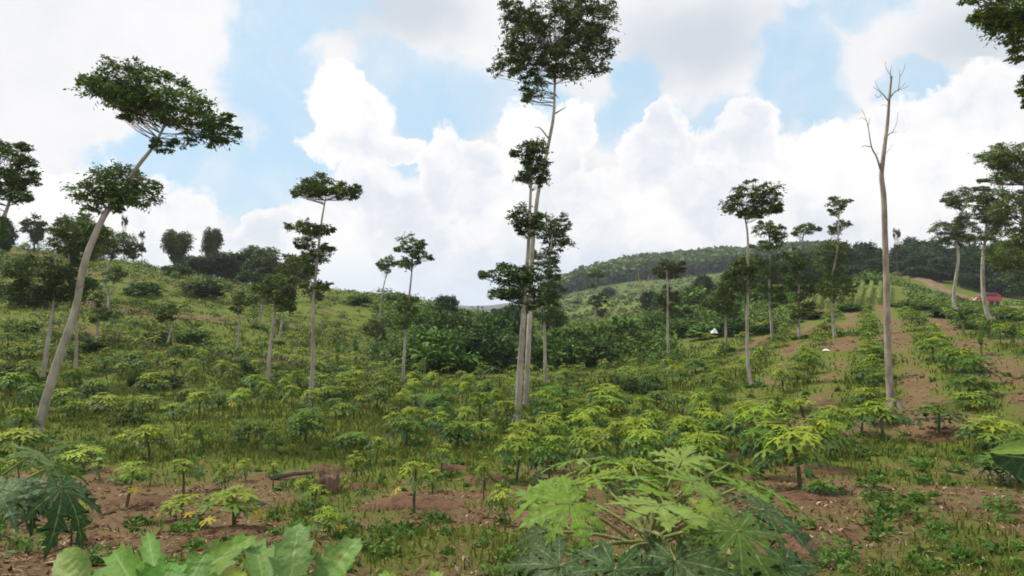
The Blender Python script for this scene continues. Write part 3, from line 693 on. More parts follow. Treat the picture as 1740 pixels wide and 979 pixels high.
px_tree(ST, 'slim tree behind the paired trunks with a ragged dark crown right of them', [(927, 657), (926, 590), (925, 520), (932, 460), (938, 400)], 8,
        [(930, 385, 66, 42), (948, 410, 52, 60), (925, 440, 50, 36), (933, 490, 60, 50), (928, 525, 66, 50)], w1=.4)
px_tree(ST, 'two-tiered tree with a flat top crown and shaggy lower crowns left of centre', [(527, 697), (529, 620), (533, 520), (540, 440), (547, 380), (556, 335)], 10.5,
        [(553, 318, 100, 38), (530, 325, 60, 26), (585, 325, 48, 30), (518, 388, 60, 28), (545, 392, 40, 26), (520, 412, 50, 18), (545, 432, 50, 28), (528, 445, 46, 36), (532, 490, 56, 30)], w1=.2)
px_tree(ST, 'slender tree with dark low crown left of the two-tiered tree', [(455, 659), (458, 600), (463, 530), (470, 495)], 8.5, [(475, 482, 80, 36), (470, 500, 90, 34), (490, 515, 50, 24)], w1=.5)
px_tree(ST, 'short slim leaning tree behind the slender dark-crowned one', [(472, 582), (477, 545), (480, 505)], 5, [(482, 468, 44, 30), (500, 445, 46, 32)], w1=.6)
px_tree(ST, 'small thin tree with a pale flat crown on the left slope', [(441, 558), (445, 530), (447, 508)], 4.5, [(447, 503, 44, 16)], w1=.6, col=(.08, .12, .03))
px_tree(ST, 'small tree with a dark tuft on a white trunk midway up the left slope', [(402, 599), (404, 560), (406, 525)], 5, [(405, 512, 34, 24), (404, 528, 26, 12)], w1=.6)
px_tree(ST, 'short pale-trunked tree with sparse top standing alone on the left slope', [(284, 587), (286, 562), (288, 538)], 5, [(290, 528, 50, 16), (280, 540, 30, 12)], w1=.6, dens=.6)
px_tree(ST, 'straight tree behind the leaning trunk with wide loose crowns at the left', [(75, 642), (80, 580), (87, 500), (90, 440)], 10, [(60, 460, 110, 46), (100, 480, 100, 50), (50, 500, 80, 40), (125, 500, 50, 30)], w1=.5, dens=.7, col=(.05, .095, .028))
px_tree(ST, 'thin leaning tree with broad dark crown right behind the leaning trunk', [(131, 638), (127, 560), (122, 480), (120, 420)], 7, [(130, 390, 90, 44), (105, 415, 60, 40), (165, 405, 60, 40), (130, 430, 70, 36)], w1=.5)
px_tree(ST, 'stubby tree with two dark ball-shaped tufts on the left slope', [(165, 582), (165, 555), (167, 505)], 5.5, [(168, 508, 28, 22), (170, 535, 34, 28)], w1=.6)
px_tree(ST, 'short white-trunked tree on the left hill right of the leaning trunk', [(188, 541), (188, 510), (190, 478)], 5, [(192, 470, 40, 26)], w1=.6)
px_tree(ST, 'curved tree on the left hill with a dark domed crown against the sky', [(175, 503), (177, 470), (182, 445), (192, 425)], 5.5, [(210, 415, 66, 38), (185, 425, 44, 26), (225, 428, 34, 24)], w1=.6)
px_tree(ST, 'tree with a round crown and bare slim upper trunk right of the two-tiered tree', [(685, 652), (687, 600), (690, 545), (697, 495), (700, 450), (702, 425)], 7, [(700, 415, 54, 32), (715, 430, 36, 34), (690, 448, 38, 24), (690, 512, 34, 24), (685, 540, 44, 38)], w1=.25)
px_tree(ST, 'small round-topped tree with a very thin trunk left of the round-crowned one', [(638, 600), (645, 540), (652, 490), (657, 460)], 4.5, [(658, 445, 32, 22), (655, 458, 24, 16), (640, 560, 34, 40)], w1=.35)
px_tree(ST, 'tree with thin white trunk and olive crown at the edge of the bushy gully', [(1135, 611), (1135, 560), (1133, 500), (1132, 460)], 6.5, [(1132, 452, 52, 20), (1145, 465, 34, 26), (1120, 462, 26, 16), (1132, 498, 32, 24), (1140, 520, 40, 30)], w1=.5, col=(.065, .085, .028))
px_tree(ST, 'tall slim tree with a broad cloud-shaped crown right of the far hill', [(1276, 657), (1273, 600), (1270, 480), (1268, 400), (1265, 350)], 8, [(1270, 325, 60, 34), (1305, 335, 55, 44), (1245, 350, 46, 32), (1290, 355, 60, 26), (1272, 365, 40, 16), (1265, 450, 50, 36), (1262, 480, 60, 36)], w1=.35)
px_tree(ST, 'dark tree with thick leafy column under a flat olive crown', [(1312, 577), (1306, 500), (1308, 440), (1310, 395)], 6, [(1300, 392, 50, 26), (1325, 398, 36, 24), (1308, 418, 60, 14), (1305, 460, 56, 46), (1312, 500, 44, 40)], w1=.5)
px_tree(ST, 'small flat-topped tree between the olive-crowned and the stacked-tuft trees', [(1357, 577), (1358, 500), (1360, 430), (1366, 395)], 5.5, [(1367, 390, 46, 22), (1355, 440, 50, 34), (1360, 480, 52, 50), (1358, 520, 44, 40)], w1=.5)
px_tree(ST, 'tree with three small tufts stacked one above another over a dark lower crown', [(1417, 572), (1415, 490), (1418, 420), (1422, 350)], 7, [(1423, 347, 44, 20), (1420, 362, 26, 14), (1425, 382, 32, 16), (1418, 395, 26, 12), (1415, 425, 60, 34), (1412, 455, 56, 36), (1418, 490, 60, 44)], w1=.3)
px_tree(ST, 'short tree with a dense dark column of leaves left of the tall cloud-crowned tree', [(1234, 598), (1233, 560), (1232, 480)], 6.5, [(1232, 490, 40, 36), (1225, 515, 56, 40), (1240, 530, 40, 24)], w1=.6)
px_tree(ST, 'little bonsai-like tree with flat dark tufts in front of the far meadow', [(1020, 590), (1012, 545), (1012, 500), (1013, 468)], 4.5, [(1013, 464, 30, 13), (1010, 512, 30, 18), (1022, 506, 24, 16), (1008, 487, 14, 8), (1022, 530, 18, 12)], Y=62, w1=.4)
px_tree(ST, 'pale-trunked tree left of the red car with layered flat crowns', [(1624, 540), (1623, 500), (1624, 440), (1626, 390), (1638, 345)], 8, [(1638, 332, 60, 26), (1620, 345, 36, 20), (1612, 390, 52, 36), (1640, 380, 46, 36), (1625, 410, 50, 30)], Y=50, w1=.4)
px_tree(ST, 'white-trunked tree standing in front of the red car with dark layered crowns', [(1685, 570), (1678, 510), (1674, 450), (1676, 400), (1680, 340)], 10.5, [(1685, 332, 70, 26), (1665, 345, 50, 24), (1680, 365, 60, 34), (1700, 380, 50, 40), (1672, 400, 44, 30)], Y=38, w1=.35)
px_tree(ST, 'dark spreading tree at the right edge above the road', [(1765, 600), (1755, 500), (1745, 400), (1735, 300)], 12, [(1720, 265, 100, 34), (1680, 275, 70, 28), (1735, 295, 110, 36), (1700, 305, 60, 18), (1725, 350, 80, 44), (1750, 400, 90, 60), (1715, 430, 80, 50)], Y=32, w1=.4)
px_tree(ST, 'tree leaning in from beyond the upper right corner, only its dark foliage tips in view', [(1980, 760), (1960, 500), (1900, 250), (1830, 80), (1780, 20)], 26, [(1705, 10, 110, 60), (1740, 40, 100, 70), (1690, 35, 70, 26), (1735, 90, 40, 40), (1745, 150, 30, 50), (1800, 0, 120, 90)], Y=13, w1=.3, dens=.8)
px_tree(ST, 'tree at the left edge with a rounded dark crown half out of view', [(-50, 690), (-45, 560), (-30, 440), (5, 360), (15, 310)], 14, [(10, 268, 90, 44), (35, 295, 60, 50), (-10, 310, 90, 60), (25, 325, 60, 34), (-5, 390, 40, 50)], Y=21, w1=.3)
# dead tree
def dead_tree():
    Y = hit(1515, 702); x0 = (1515 - CX) / F * Y; base = Vector((x0, Y, hz(x0, Y) - .05)); t = thing('dead_tree', 'tall leafless dead tree with forked bare top right of centre', 'tree', base)
    L_ = [(1516, 702), (1512, 660), (1509, 600), (1507, 520), (1505, 440), (1502, 340), (1498, 298), (1503, 250), (1508, 210), (1511, 170), (1515, 130)]
    mb = MB(); sp = smooth_path([P(a, b, Y) - base for a, b in L_], 6); n = len(sp); rr = np.interp(np.linspace(0, 1, n), [0, .04, .12, .5, .75, 1], [13, 7.4, 5.9, 4.3, 2.9, 1.5]) / F * Y
    sp[0] = sp[0] - np.array([0, 0, .15]); tube(mb, sp, rr, 10, wob=.06)
    for k in range(5):
        a = k * 1.26; q = np.array([math.cos(a), math.sin(a), 0]); tube(mb, [q * .10 + np.array([0, 0, .35]), q * .2 + np.array([0, 0, .08]), q * .34 + np.array([0, 0, -.1])], [.07, .07, .03], 6)
    mb.build('trunk', M_DEAD, t)
    B = [([(1499, 298), (1490, 268), (1481, 250), (1475, 215), (1469, 195)], 5), ([(1481, 250), (1470, 248), (1462, 250)], 2.5), ([(1475, 215), (1478, 200)], 1.6),
         ([(1511, 168), (1522, 155), (1536, 150)], 4), ([(1510, 172), (1498, 158), (1484, 148)], 3.4), ([(1498, 160), (1492, 166), (1486, 160)], 1.6), ([(1526, 155), (1529, 132), (1528, 118)], 2), ([(1529, 132), (1536, 118), (1538, 108)], 1.2),
         ([(1514, 140), (1513, 122), (1516, 112)], 2.2), ([(1507, 232), (1514, 226), (1524, 224)], 2.6), ([(1516, 226), (1524, 208), (1526, 190)], 1.4), ([(1487, 262), (1494, 260)], 1.5), ([(1527, 152), (1540, 140)], 1.3), ([(1513, 128), (1506, 116), (1504, 104)], 1.2), ([(1498, 158), (1490, 146), (1487, 136)], 1.1), ([(1512, 185), (1504, 178), (1496, 180)], 1.1), ([(1472, 205), (1464, 200), (1458, 204)], 1), ([(1502, 262), (1510, 256), (1518, 244)], 1.1), ([(1536, 150), (1544, 146)], 1), ([(1469, 195), (1464, 186)], 1.2)]
    for ln, w in B:
        b = MB(); pp = smooth_path([P(a, c, Y) - base for a, c in ln], 4); tube(b, pp, np.linspace(w / F * Y / 2 * .75, .004, len(pp)), 6); b.build('branch', M_DEAD, t)
dead_tree()

# ------------------------------------------------------------------ bushes and background trees
def bush_proto(kind):
    t = thing('bush', 'x', 'bush', (0, 0, -60)); mb = MB(); st = MB()
    if kind == 'round':
        crown(mb, (0, 0, .55), (1, 1, .62), 22, 150, .17, (.065, .13, .026), (.14, .23, .036), flat=.7, subr=.38)
    elif kind == 'dark':
        crown(mb, (0, 0, .6), (1, 1, .7), 24, 150, .16, (.04, .08, .02), (.08, .14, .026), flat=.7, subr=.38)
    elif kind == 'lush':
        crown(mb, (0, 0, .5), (1, 1, .6), 26, 110, .24, (.09, .17, .03), (.18, .28, .05), flat=.6, subr=.34)
    for k in range(6):
        a = k * 1.05; tube(st, [(0, 0, -.1), (math.cos(a) * .2, math.sin(a) * .2, .3), (math.cos(a) * .5, math.sin(a) * .5, .65)], [.03, .022, .01], 4)
    mb.build('foliage', M_TREE, t); st.build('stems', M_DBARK, t); return t
def tree_proto(kind):
    t = thing('tree', 'x', 'tree', (0, 0, -70)); mb = MB(); st = MB(); br = MB()
    if kind == 'dense':
        cs = crown(mb, (0, 0, .52), (.42, .42, .50), 44, 150, .08, (.042, .078, .022), (.08, .13, .028), flat=.75, subr=.34, low=True)
    elif kind == 'loose':
        cs = crown(mb, (0, 0, .55), (.40, .40, .44), 30, 110, .08, (.055, .095, .025), (.10, .15, .035), flat=.5, subr=.3, low=True)
    elif kind == 'flat':
        cs = crown(mb, (0, 0, .88), (.36, .36, .12), 9, 100, .06, (.04, .065, .022), (.08, .11, .03), flat=.4, subr=.36) + crown(mb, (.04, 0, .62), (.26, .26, .10), 6, 70, .06, (.035, .06, .02), flat=.4, subr=.36)
    else:
        cs = []
        for k in range(22):
            a = k * 2.4; R = rng.uniform(.02, .2); q = np.array([math.cos(a) * R, math.sin(a) * R, rng.uniform(.5, 1.0)]); ln = smooth_path([(math.cos(a) * .04, math.sin(a) * .04, 0), q * [.6, .6, .6], q, q + np.array([math.cos(a) * .14, math.sin(a) * .14, -.08])], 4)
            tube(st, ln, np.linspace(.012, .004, len(ln)), 4)
            for s in range(3, len(ln)): p = ball(42, 1, .1) * .11; leaves(mb, np.array(ln[s]) + p, .07, vary((.085, .12, .04), 42, .25, (.13, .17, .06)), .3, .2)
    if kind != 'bamboo':
        tube(st, smooth_path([(0, 0, -.04), (.02, 0, .25), (-.01, .01, .55), (0, 0, .8)], 3), np.linspace(.03, .012, 10), 6)
        for q in cs[:14]: tube(br, [(0, 0, .38), np.array(q) * .6 + np.array([0, 0, .15]), q], [.012, .008, .003], 4)
    mb.build('crown', M_TREE, t); st.build('trunk' if kind != 'bamboo' else 'canes', M_DBARK, t)
    if br.n: br.build('branches', M_DBARK, t)
    return t
BP = {k: [bush_proto(k) for _ in range(2)] for k in ('round', 'dark', 'lush')}
TP = {k: [tree_proto(k) for _ in range(2)] for k in ('dense', 'loose', 'flat', 'bamboo')}
def at_px(px, Y): x = (px - CX) / F * Y; return x, Y, hz(x, Y)
def put_bush(px, py_top, Y, w, kind, label, group=None):
    x, y, z = at_px(px, Y); top = P(px, py_top - (14 if Y > 35 and 640 < px < 1300 else 0), Y).z; h = max(top - z, .35); s = w / F * Y / 2 * (1.3 if label and Y > 35 and w > 38 else 1)
    return copy_thing(random.choice(BP[kind]), (x, y, z - .08), random.uniform(0, 6.3), (s, s, max(h / 1.12, s * (.62 if px < 1340 else .3))), label, 'bush', group)
def put_tree(px, py_top, Y, w, kind, label, group=None):
    Y = Y + 22 if px > 1540 and 90 <= Y <= 118 else Y
    x, y, z = at_px(px, Y); top = P(px, py_top, Y).z; h = max(top - z, 1); s = w / F * Y / .86
    if kind == 'bamboo': s = w / F * Y / .62
    o = copy_thing(random.choice(TP[kind]), (x, y, z - .05), random.uniform(0, 6.3), (s, s, h), label, 'tree' if kind != 'bamboo' else 'bamboo', group)
    o.name = {'dense': 'broadleaf_tree', 'loose': 'broadleaf_tree', 'flat': 'flat_topped_tree', 'bamboo': 'bamboo_clump'}[kind]; return o
G1 = 'round bushes filling the gully behind the valley floor'
for (px, py, Y, w, kd, lab) in [
  (715, 585, 37, 75, 'dark', 'dark bush at the left end of the gully thicket'), (765, 568, 36, 112, 'round', 'biggest dark rounded bush left of the paired trunks'), (815, 572, 37, 100, 'dark', 'very dark bush with a shadowed face left of the paired trunks'),
  (855, 582, 38, 87, 'round', 'mid green bush just left of the paired trunks'), (905, 592, 38, 75, 'dark', 'dark bush seen between the pale trunks'), (950, 588, 37, 87, 'round', 'green bush right of the slim middle trunk'),
  (995, 590, 38, 87, 'dark', 'dark bush in the gully below the small bonsai-like tree'), (1040, 580, 42, 70, 'round', 'green bush in the gully right of the small bonsai-like tree'), (1085, 578, 43, 60, 'dark', 'dark bush in the gully left of the thin olive-crowned tree'),
  (1120, 585, 45, 50, 'lush', 'light green bush around the foot of the olive-crowned tree'), (760, 545, 50, 80, 'round', 'green bush behind the biggest rounded bush'), (830, 548, 52, 80, 'round', 'green bush in the second rank left of the trunks'),
  (870, 535, 56, 60, 'dark', 'dark bush high behind the thick pale trunk'), (960, 560, 52, 70, 'lush', 'leafy light green bush behind the slim trunk'), (1010, 555, 54, 60, 'lush', 'leafy light green bush below the far meadow'),
  (1060, 550, 56, 70, 'lush', 'leafy green bush below the bare bamboo canes'), (1110, 545, 58, 60, 'round', 'green bush below and right of the bare bamboo canes'), (1165, 560, 52, 70, 'round', 'green bush right of the olive-crowned tree'),
  (1205, 575, 48, 60, 'lush', 'light bush in front of the white tarp'), (1160, 530, 66, 70, 'lush', 'pale green bush on the slope below the far forest'), (1215, 530, 66, 70, 'lush', 'pale green bush right above the white tarp'),
  (1180, 500, 85, 60, 'lush', 'light green bush at the top of the slope left of the dark short tree'), (1255, 575, 46, 60, 'dark', 'dark bush behind the foot of the tall cloud-crowned tree'), (1300, 585, 44, 40, 'dark', 'small dark bush right of the tall slim trunk foot'),
  (720, 535, 55, 50, 'lush', 'bright yellow-green bush behind the round-crowned tree'), (1340, 560, 50, 50, 'round', 'green bush behind the row ends left of the stacked-tuft tree'), (1385, 558, 52, 50, 'dark', 'dark bush left of the stacked-tuft tree foot'),
  (1450, 545, 54, 60, 'round', 'green bush between the stacked-tuft tree and the dead tree'), (1530, 530, 55, 40, 'dark', 'dark bush just right of the dead trunk'), (1570, 535, 52, 60, 'round', 'green bush right of the dead tree below the road'),
  (1620, 545, 45, 70, 'dark', 'dark bush below the dirt road'), (1670, 560, 40, 60, 'round', 'green bush below the red car'), (1720, 550, 40, 70, 'dark', 'dark bush at the right edge below the road'), (1655, 590, 34, 60, 'dark', 'dark bush among the right hand rows'),
  (1740, 600, 28, 70, 'round', 'green bush at the right edge beside the rows'), (650, 560, 52, 44, 'dark', 'dark shrub on the slope left of the gully thicket'), (610, 530, 62, 40, 'round', 'shrub on the bare-soil slope right of the two-tiered tree'), (675, 520, 72, 50, 'round', 'shrub on the crest left of the gully')]:
    put_bush(px, py, Y, w, kd, lab, G1 if Y < 60 and px < 1140 else None)
for i, (px, py, kd, lab) in enumerate([(50, 562, 'dark', 'round dark bush left of the leaning trunk on the slope'), (30, 640, 'dark', 'low dark bush at the left edge of the slope'), (155, 596, 'dark', 'low dark bush right of the leaning trunk'), (265, 580, 'dark', 'low dark bush beside the short pale trunk on the left slope'),
     (235, 655, 'round', 'long low bush across the foot of the left slope'), (280, 660, 'dark', 'dark low bush at the foot of the left slope under the banana plant'), (330, 583, 'round', 'low green bush halfway up the left slope'), (225, 720, 'dark', 'dark low bush in the grass in front of the left slope'),
     (345, 505, 'dark', 'dark shrub just below the bamboo on the left hill'), (60, 520, 'dark', 'shrub behind the straight tree on the left hill'), (20, 505, 'dark', 'dark shrub at the left edge high on the hill'), (240, 500, 'round', 'shrub on the upper left hill'),
     (420, 640, 'dark', 'dark shrub behind the slender dark-crowned tree foot'), (560, 640, 'round', 'shrub right of the two-tiered trunk'), (1070, 665, 'dark', 'dark papaya-sized bush in the middle of the valley floor'), (1105, 668, 'dark', 'black-green bush beside red soil on the valley floor'), (300, 470, 'dark', 'shrub beneath the bamboo clump on the left crest')]):
    Y = hit(px, py); put_bush(px, py - random.uniform(14, 22), Y, random.uniform(36, 70), kd, lab)
for (px, py, Y, w, kd, lab) in [
  (298, 388, 78, 46, 'bamboo', 'feathery bamboo clump on the left crest standing apart from the thicket'), (358, 392, 84, 30, 'bamboo', 'narrow bamboo clump with drooping tip on the left crest'), (375, 425, 82, 60, 'dense', 'dark tree under the drooping bamboo'), (340, 435, 80, 44, 'dense', 'dark tree between the two bamboo clumps'),
  (405, 422, 84, 60, 'dense', 'dark tree in the middle of the left crest thicket'), (440, 415, 88, 60, 'bamboo', 'bamboo clump in the left crest thicket'), (455, 428, 80, 56, 'loose', 'loose leaved tree at the right of the left crest thicket'), (420, 455, 72, 50, 'loose', 'two-stemmed tree in front of the left crest thicket'),
  (485, 440, 82, 40, 'dense', 'last dark tree of the crest thicket beside the two-tiered tree'), (510, 425, 88, 56, 'loose', 'open tree behind the two-tiered trunk'), (55, 358, 66, 44, 'loose', 'sparse tree on the hilltop near the left edge'), (2, 360, 58, 40, 'dense', 'dark tree on the hilltop at the left edge'),
  (120, 360, 70, 70, 'loose', 'tree on the left hilltop behind the lower crown of the leaning tree'), (155, 375, 72, 60, 'dense', 'dark tree on the left hilltop behind the leaning trunk'), (240, 392, 80, 14, 'flat', 'tiny thin tree on the left skyline'), (208, 366, 80, 16, 'flat', 'thin twiggy tree on the left skyline behind the leaning tree'),
  (758, 497, 75, 44, 'dense', 'dark dome-shaped tree above the gully thicket'), (735, 515, 66, 40, 'round' if 0 else 'loose', 'pale loose tree left of the dome-shaped one'), (725, 530, 52, 46, 'loose', 'bright topped tree right of the round-crowned tree'), (783, 525, 80, 44, 'dense', 'dark tree right of the dome-shaped one'),
  (860, 520, 90, 50, 'dense', 'dark tree behind the branches of the thick trunk'), (840, 522, 130, 14, 'dense', 'small dark tree on the far skyline gap'), (945, 520, 72, 50, 'dense', 'dark tree right behind the slim middle trunk'),
  (980, 540, 190, 24, 'dense', 'dark round tree low on the far meadow'), (1035, 487, 200, 26, 'dense', 'dark round tree at the upper edge of the far meadow'), (1105, 490, 110, 40, 'dense', 'dark tree behind the bare bamboo canes'), (1118, 500, 100, 30, 'loose', 'brownish tree next to the bare bamboo canes'),
  (1195, 462, 110, 44, 'dense', 'dark tree in front of the far forest left of the short leafy column tree'), (1245, 455, 105, 44, 'dense', 'dark tree behind the short leafy column tree'), (1330, 440, 92, 50, 'dense', 'dark tree behind the olive-crowned tree'), (1290, 440, 96, 44, 'loose', 'loose tree behind the cloud-crowned trunk'),
  (1375, 430, 95, 44, 'dense', 'dark tree behind the small flat-topped tree'), (1395, 420, 110, 44, 'dense', 'dark tree on the skyline left of the stacked-tuft tree'), (1440, 408, 120, 44, 'dense', 'dark tree on the skyline right of the stacked-tuft tree'), (1470, 405, 125, 44, 'dense', 'dark tree on the skyline left of the dead trunk'),
  (1495, 415, 128, 36, 'dense', 'dark tree behind the dead trunk on the skyline'), (1525, 388, 125, 20, 'flat', 'thin flat-topped tree on the skyline just right of the dead trunk'), (1545, 400, 118, 50, 'dense', 'rounded tree at the head of the dirt road'), (1575, 415, 105, 56, 'loose', 'vine-hung tree on the bank right of the road head'),
  (1600, 430, 100, 50, 'dense', 'dark tree on the bank above the teal tarp'), (1570, 450, 100, 50, 'loose', 'leafy tree low on the bank beside the road'), (1650, 418, 96, 60, 'dense', 'dark tree on the bank behind the red car, left'), (1690, 415, 96, 60, 'dense', 'dark tree on the bank behind the red car, right'),
  (1730, 400, 92, 60, 'dense', 'dark tree on the bank at the right edge'), (1650, 460, 92, 50, 'loose', 'leafy undergrowth tree behind the pale trunk left of the car'), (1715, 455, 90, 60, 'dense', 'low dark tree right behind the red car'), (1745, 450, 80, 50, 'loose', 'leafy low tree at the right edge by the road'),
  (1205, 424, 400, 26, 'loose', 'wide pale tree on the far hilltop'), (1232, 420, 395, 22, 'flat', 'flat-topped tree on the far hilltop near its right end'), (1130, 430, 405, 16, 'dense', 'leftmost of the dark trees on the far hilltop'), (1148, 431, 405, 16, 'dense', 'dark tree on the far hilltop beside the leftmost one'),
  (820, 520, 260, 7, 'flat', 'tiny tree in the far skyline gap'), (813, 519, 260, 6, 'flat', 'tiny leftmost tree in the far skyline gap')]:
    put_tree(px, py, Y, w, kd, lab)
for i in range(13):
    put_tree(1532 + i * 18 + random.uniform(-6, 6), random.uniform(396, 428), random.uniform(126, 140), random.uniform(46, 66), 'dense', 'dark tree in the dense wooded bank behind the dirt road, back row', 'back row trees of the wooded bank behind the road')
for i in range(10):
    put_tree(1562 + i * 20 + random.uniform(-6, 6), random.uniform(446, 470), random.uniform(119, 123), random.uniform(44, 60), random.choice(['loose', 'dense']), 'lower leafy tree along the verge behind the dirt road', 'front row trees along the verge behind the road')
for i in range(9):
    put_tree(326 + i * 21 + random.uniform(-6, 6), random.uniform(428, 446), random.uniform(80, 90), random.uniform(44, 60), random.choice(['loose', 'dense', 'dense']), 'dark tree packed in the thicket on the left crest', 'trees packed in the left crest thicket')
for i in range(12):
    put_tree(1262 + i * 21 + random.uniform(-6, 6), random.uniform(424, 452), random.uniform(98, 118), random.uniform(40, 56), 'dense', 'dark tree in the skyline wood left of the dead trunk', 'trees in the skyline wood left of the dead trunk')
for i in range(14):
    put_bush(1240 + i * 20 + random.uniform(-6, 6), random.uniform(486, 512), random.uniform(72, 92) if i < 6 else random.uniform(90, 96), random.uniform(36, 54), 'lush', 'leafy light green bush on the slope beneath the skyline wood', 'light green bushes beneath the skyline wood')
for k in list(BP.values()) + list(TP.values()) + list(PROT.values()):   # the moulds themselves are removed, copies stay
    for t in k:
        for ch in list(t.children): bpy.data.objects.remove(ch)
        bpy.data.objects.remove(t)

# forest on the far hill, hedge scrub, undergrowth: beyond counting
def scatter_far():
    mb = MB()
    n = 3400; px = rng.uniform(925, 1420, n); Y = rng.uniform(290, 440, n); x = (px - CX) / F * Y; z = H(x, Y)
    for i in range(n):
        pn = float(vnoise(x[i], Y[i], 28, 31)); s = rng.uniform(1.8, 3.6) + 2.6 * pn * rng.random() ** 3; k = 26; p = ball(k, 1.0, .4) * s; tone = rng.uniform(.82, 1.1) * (.8 + .4 * pn)
        leaves(mb, np.array([x[i], Y[i], z[i] + 5.0]) + p, s * .75, vary(np.array((.085, .125, .035)) * tone, k, .15), .8, .6)
    for i in range(0, n, 3):
        tube(mb, [(x[i], Y[i], z[i] - .5), (x[i], Y[i], z[i] + 5)], [.25, .18], 4, col=(.2, .17, .13))
    o = mb.build('forest', M_TREE); o['kind'] = 'stuff'; tag(o, 'uniform grey-green plantation forest covering the far hill', 'forest')
scatter_far()
def scatter_under():
    mb = MB(); n = 0
    def clump(x, y, s, h, col, alt, k, ls):
        p = ball(k, 1, .2) * np.array([s, s, h]); p[:, 2] = np.abs(p[:, 2]); leaves(mb, np.array([x, y, hz(x, y)]) + p, ls, vary(col, k, .3, alt), .5, .5)
    for i in range(5200):
        Y = math.exp(random.uniform(math.log(24), math.log(105))); px = random.uniform(-80, 1830); x = (px - CX) / F * Y
        if road_dist(x, Y) < 4.2: continue
        low = px > 1540 and Y > 50
        if px > 1150 and Y < 54: continue
        if 640 < px < 1150 and Y < 36: continue
        if px < 640 and Y < 60 and vnoise(x, Y, 5, 9) < .42: continue
        lush = px > 640
        sc = Y / 60
        tone = random.uniform(.7, 1.3)
        if 1345 < px < 1540 and 50 < Y < 90: continue
        if lush: clump(x, Y, random.uniform(.7, 1.5) * sc ** .5, random.uniform(.6, 1.9) * (.3 if low else 1), np.array((.075, .15, .03)) * tone, (.15, .24, .045), 34, .34 * sc ** .5)
        else: clump(x, Y, random.uniform(.4, 1.0), random.uniform(.2, .55), np.array((.06, .105, .025)) * tone, (.13, .18, .035), 24, .2 * sc ** .5)
    for i in range(800):            # scrub on far meadow
        px = random.uniform(700, 1300); Y = random.uniform(110, 290); x = (px - CX) / F * Y; t = random.uniform(.7, 1.3)
        clump(x, Y, random.uniform(.8, 2.2), random.uniform(.4, 1.3), np.array((.075, .12, .035)) * t, (.12, .15, .05), 14, .9)
    o = mb.build('undergrowth', M_TREE); o['kind'] = 'stuff'; tag(o, 'tangled green undergrowth on the hillsides and gully slopes', 'undergrowth')
scatter_under()
# light green crop lines on the slope by the road
def crop_lines():
    mb = MB()
    for r in range(9):
        pxa = 1372 + r * 17; 
        for k in range(90):
            t = k / 89; Y = 57 + 30 * t; px = pxa + 20 * t * (1 - r * .1) + random.uniform(-.4, .4); x = (px - CX) / F * Y; z = hz(x, Y)
            n = 14; p = ball(n, 1, .1) * np.array([.15, .2, .42]); p[:, 2] += .5
            leaves(mb, np.array([x, Y, z]) + p, .5, vary((.34, .44, .14), n, .2), .24, .1, dirs=np.tile([0, 0, 1.0], (n, 1)))
    o = mb.build('crop_rows', M_LEAF); o['kind'] = 'stuff'; tag(o, 'pale green lines of young crop planted on the slope left of the dirt road', 'crop')
crop_lines()

# ------------------------------------------------------------------ banana plants, palms, bamboo canes
def blade(mb, base, d, L, W, col, arc=.5, fold=.25, seg=9, torn=True):
    base = np.array(tuple(base)); d = norm(np.array(tuple(d), float)); side = norm(np.cross(d, [0, 0, 1.0])); V = []; A = []; up = np.cross(side, d)
    for i in range(seg + 1):
        t = i / seg; c = base + d * L * t - np.array([0, 0, 1]) * arc * L * t * t; w = W * math.sin(math.pi * min(t * .93 + .06, 1)) ** .6 * (rng.uniform(.85, 1.05) if torn else 1)
        V += [c, c + side * w + up * w * fold, c - side * w + up * w * fold]; A += [0, 1, 1]
    f = []
    for i in range(seg): a = 3 * i; f += [(a, a + 1, a + 4, a + 3), (a, a + 3, a + 5, a + 2)]
    c = np.hstack([np.tile(np.array(col, float), (len(V), 1)), np.array(A, float)[:, None]]); mb.add(V, f, c)
BAN = [(300, 642, 26, (.03, .06, .02), 'dark banana plant with arching leaves on the left slope'), (382, 642, 26, (.03, .07, .02), 'dark banana plant left of the slender tree on the slope'), (418, 640, 22, (.03, .065, .02), 'small dark banana plant close to the slender tree'),
       (45, 660, 26, (.05, .09, .025), 'banana plant left of the leaning trunk'), (575, 618, 30, (.07, .14, .03), 'light green banana plant right of the two-tiered tree'), (605, 615, 30, (.05, .10, .03), 'banana plant right of the two-tiered tree, second from it'),
       (640, 622, 34, (.05, .10, .03), 'banana plant midway between the two-tiered and round-crowned trees'), (720, 642, 52, (.10, .19, .035), 'banana plant with one bright upright leaf in front of the dark thicket'), (655, 632, 26, (.04, .09, .03), 'small banana plant left of the round-crowned tree foot'),
       (1635, 570, 46, (.035, .075, .025), 'banana plant with drooping leaves left of the white trunk by the car'), (1665, 605, 40, (.09, .16, .04), 'pale banana plant in front of the white trunk'), (1718, 590, 44, (.07, .12, .035), 'banana plant near the right edge with a bare pale stalk'),
       (1000, 605, 34, (.10, .19, .04), 'bright banana plant in front of the gully bushes'), (1195, 560, 34, (.09, .17, .04), 'pale banana plant left of the white tarp'), (1245, 560, 34, (.08, .15, .04), 'pale banana plant right of the white tarp')]
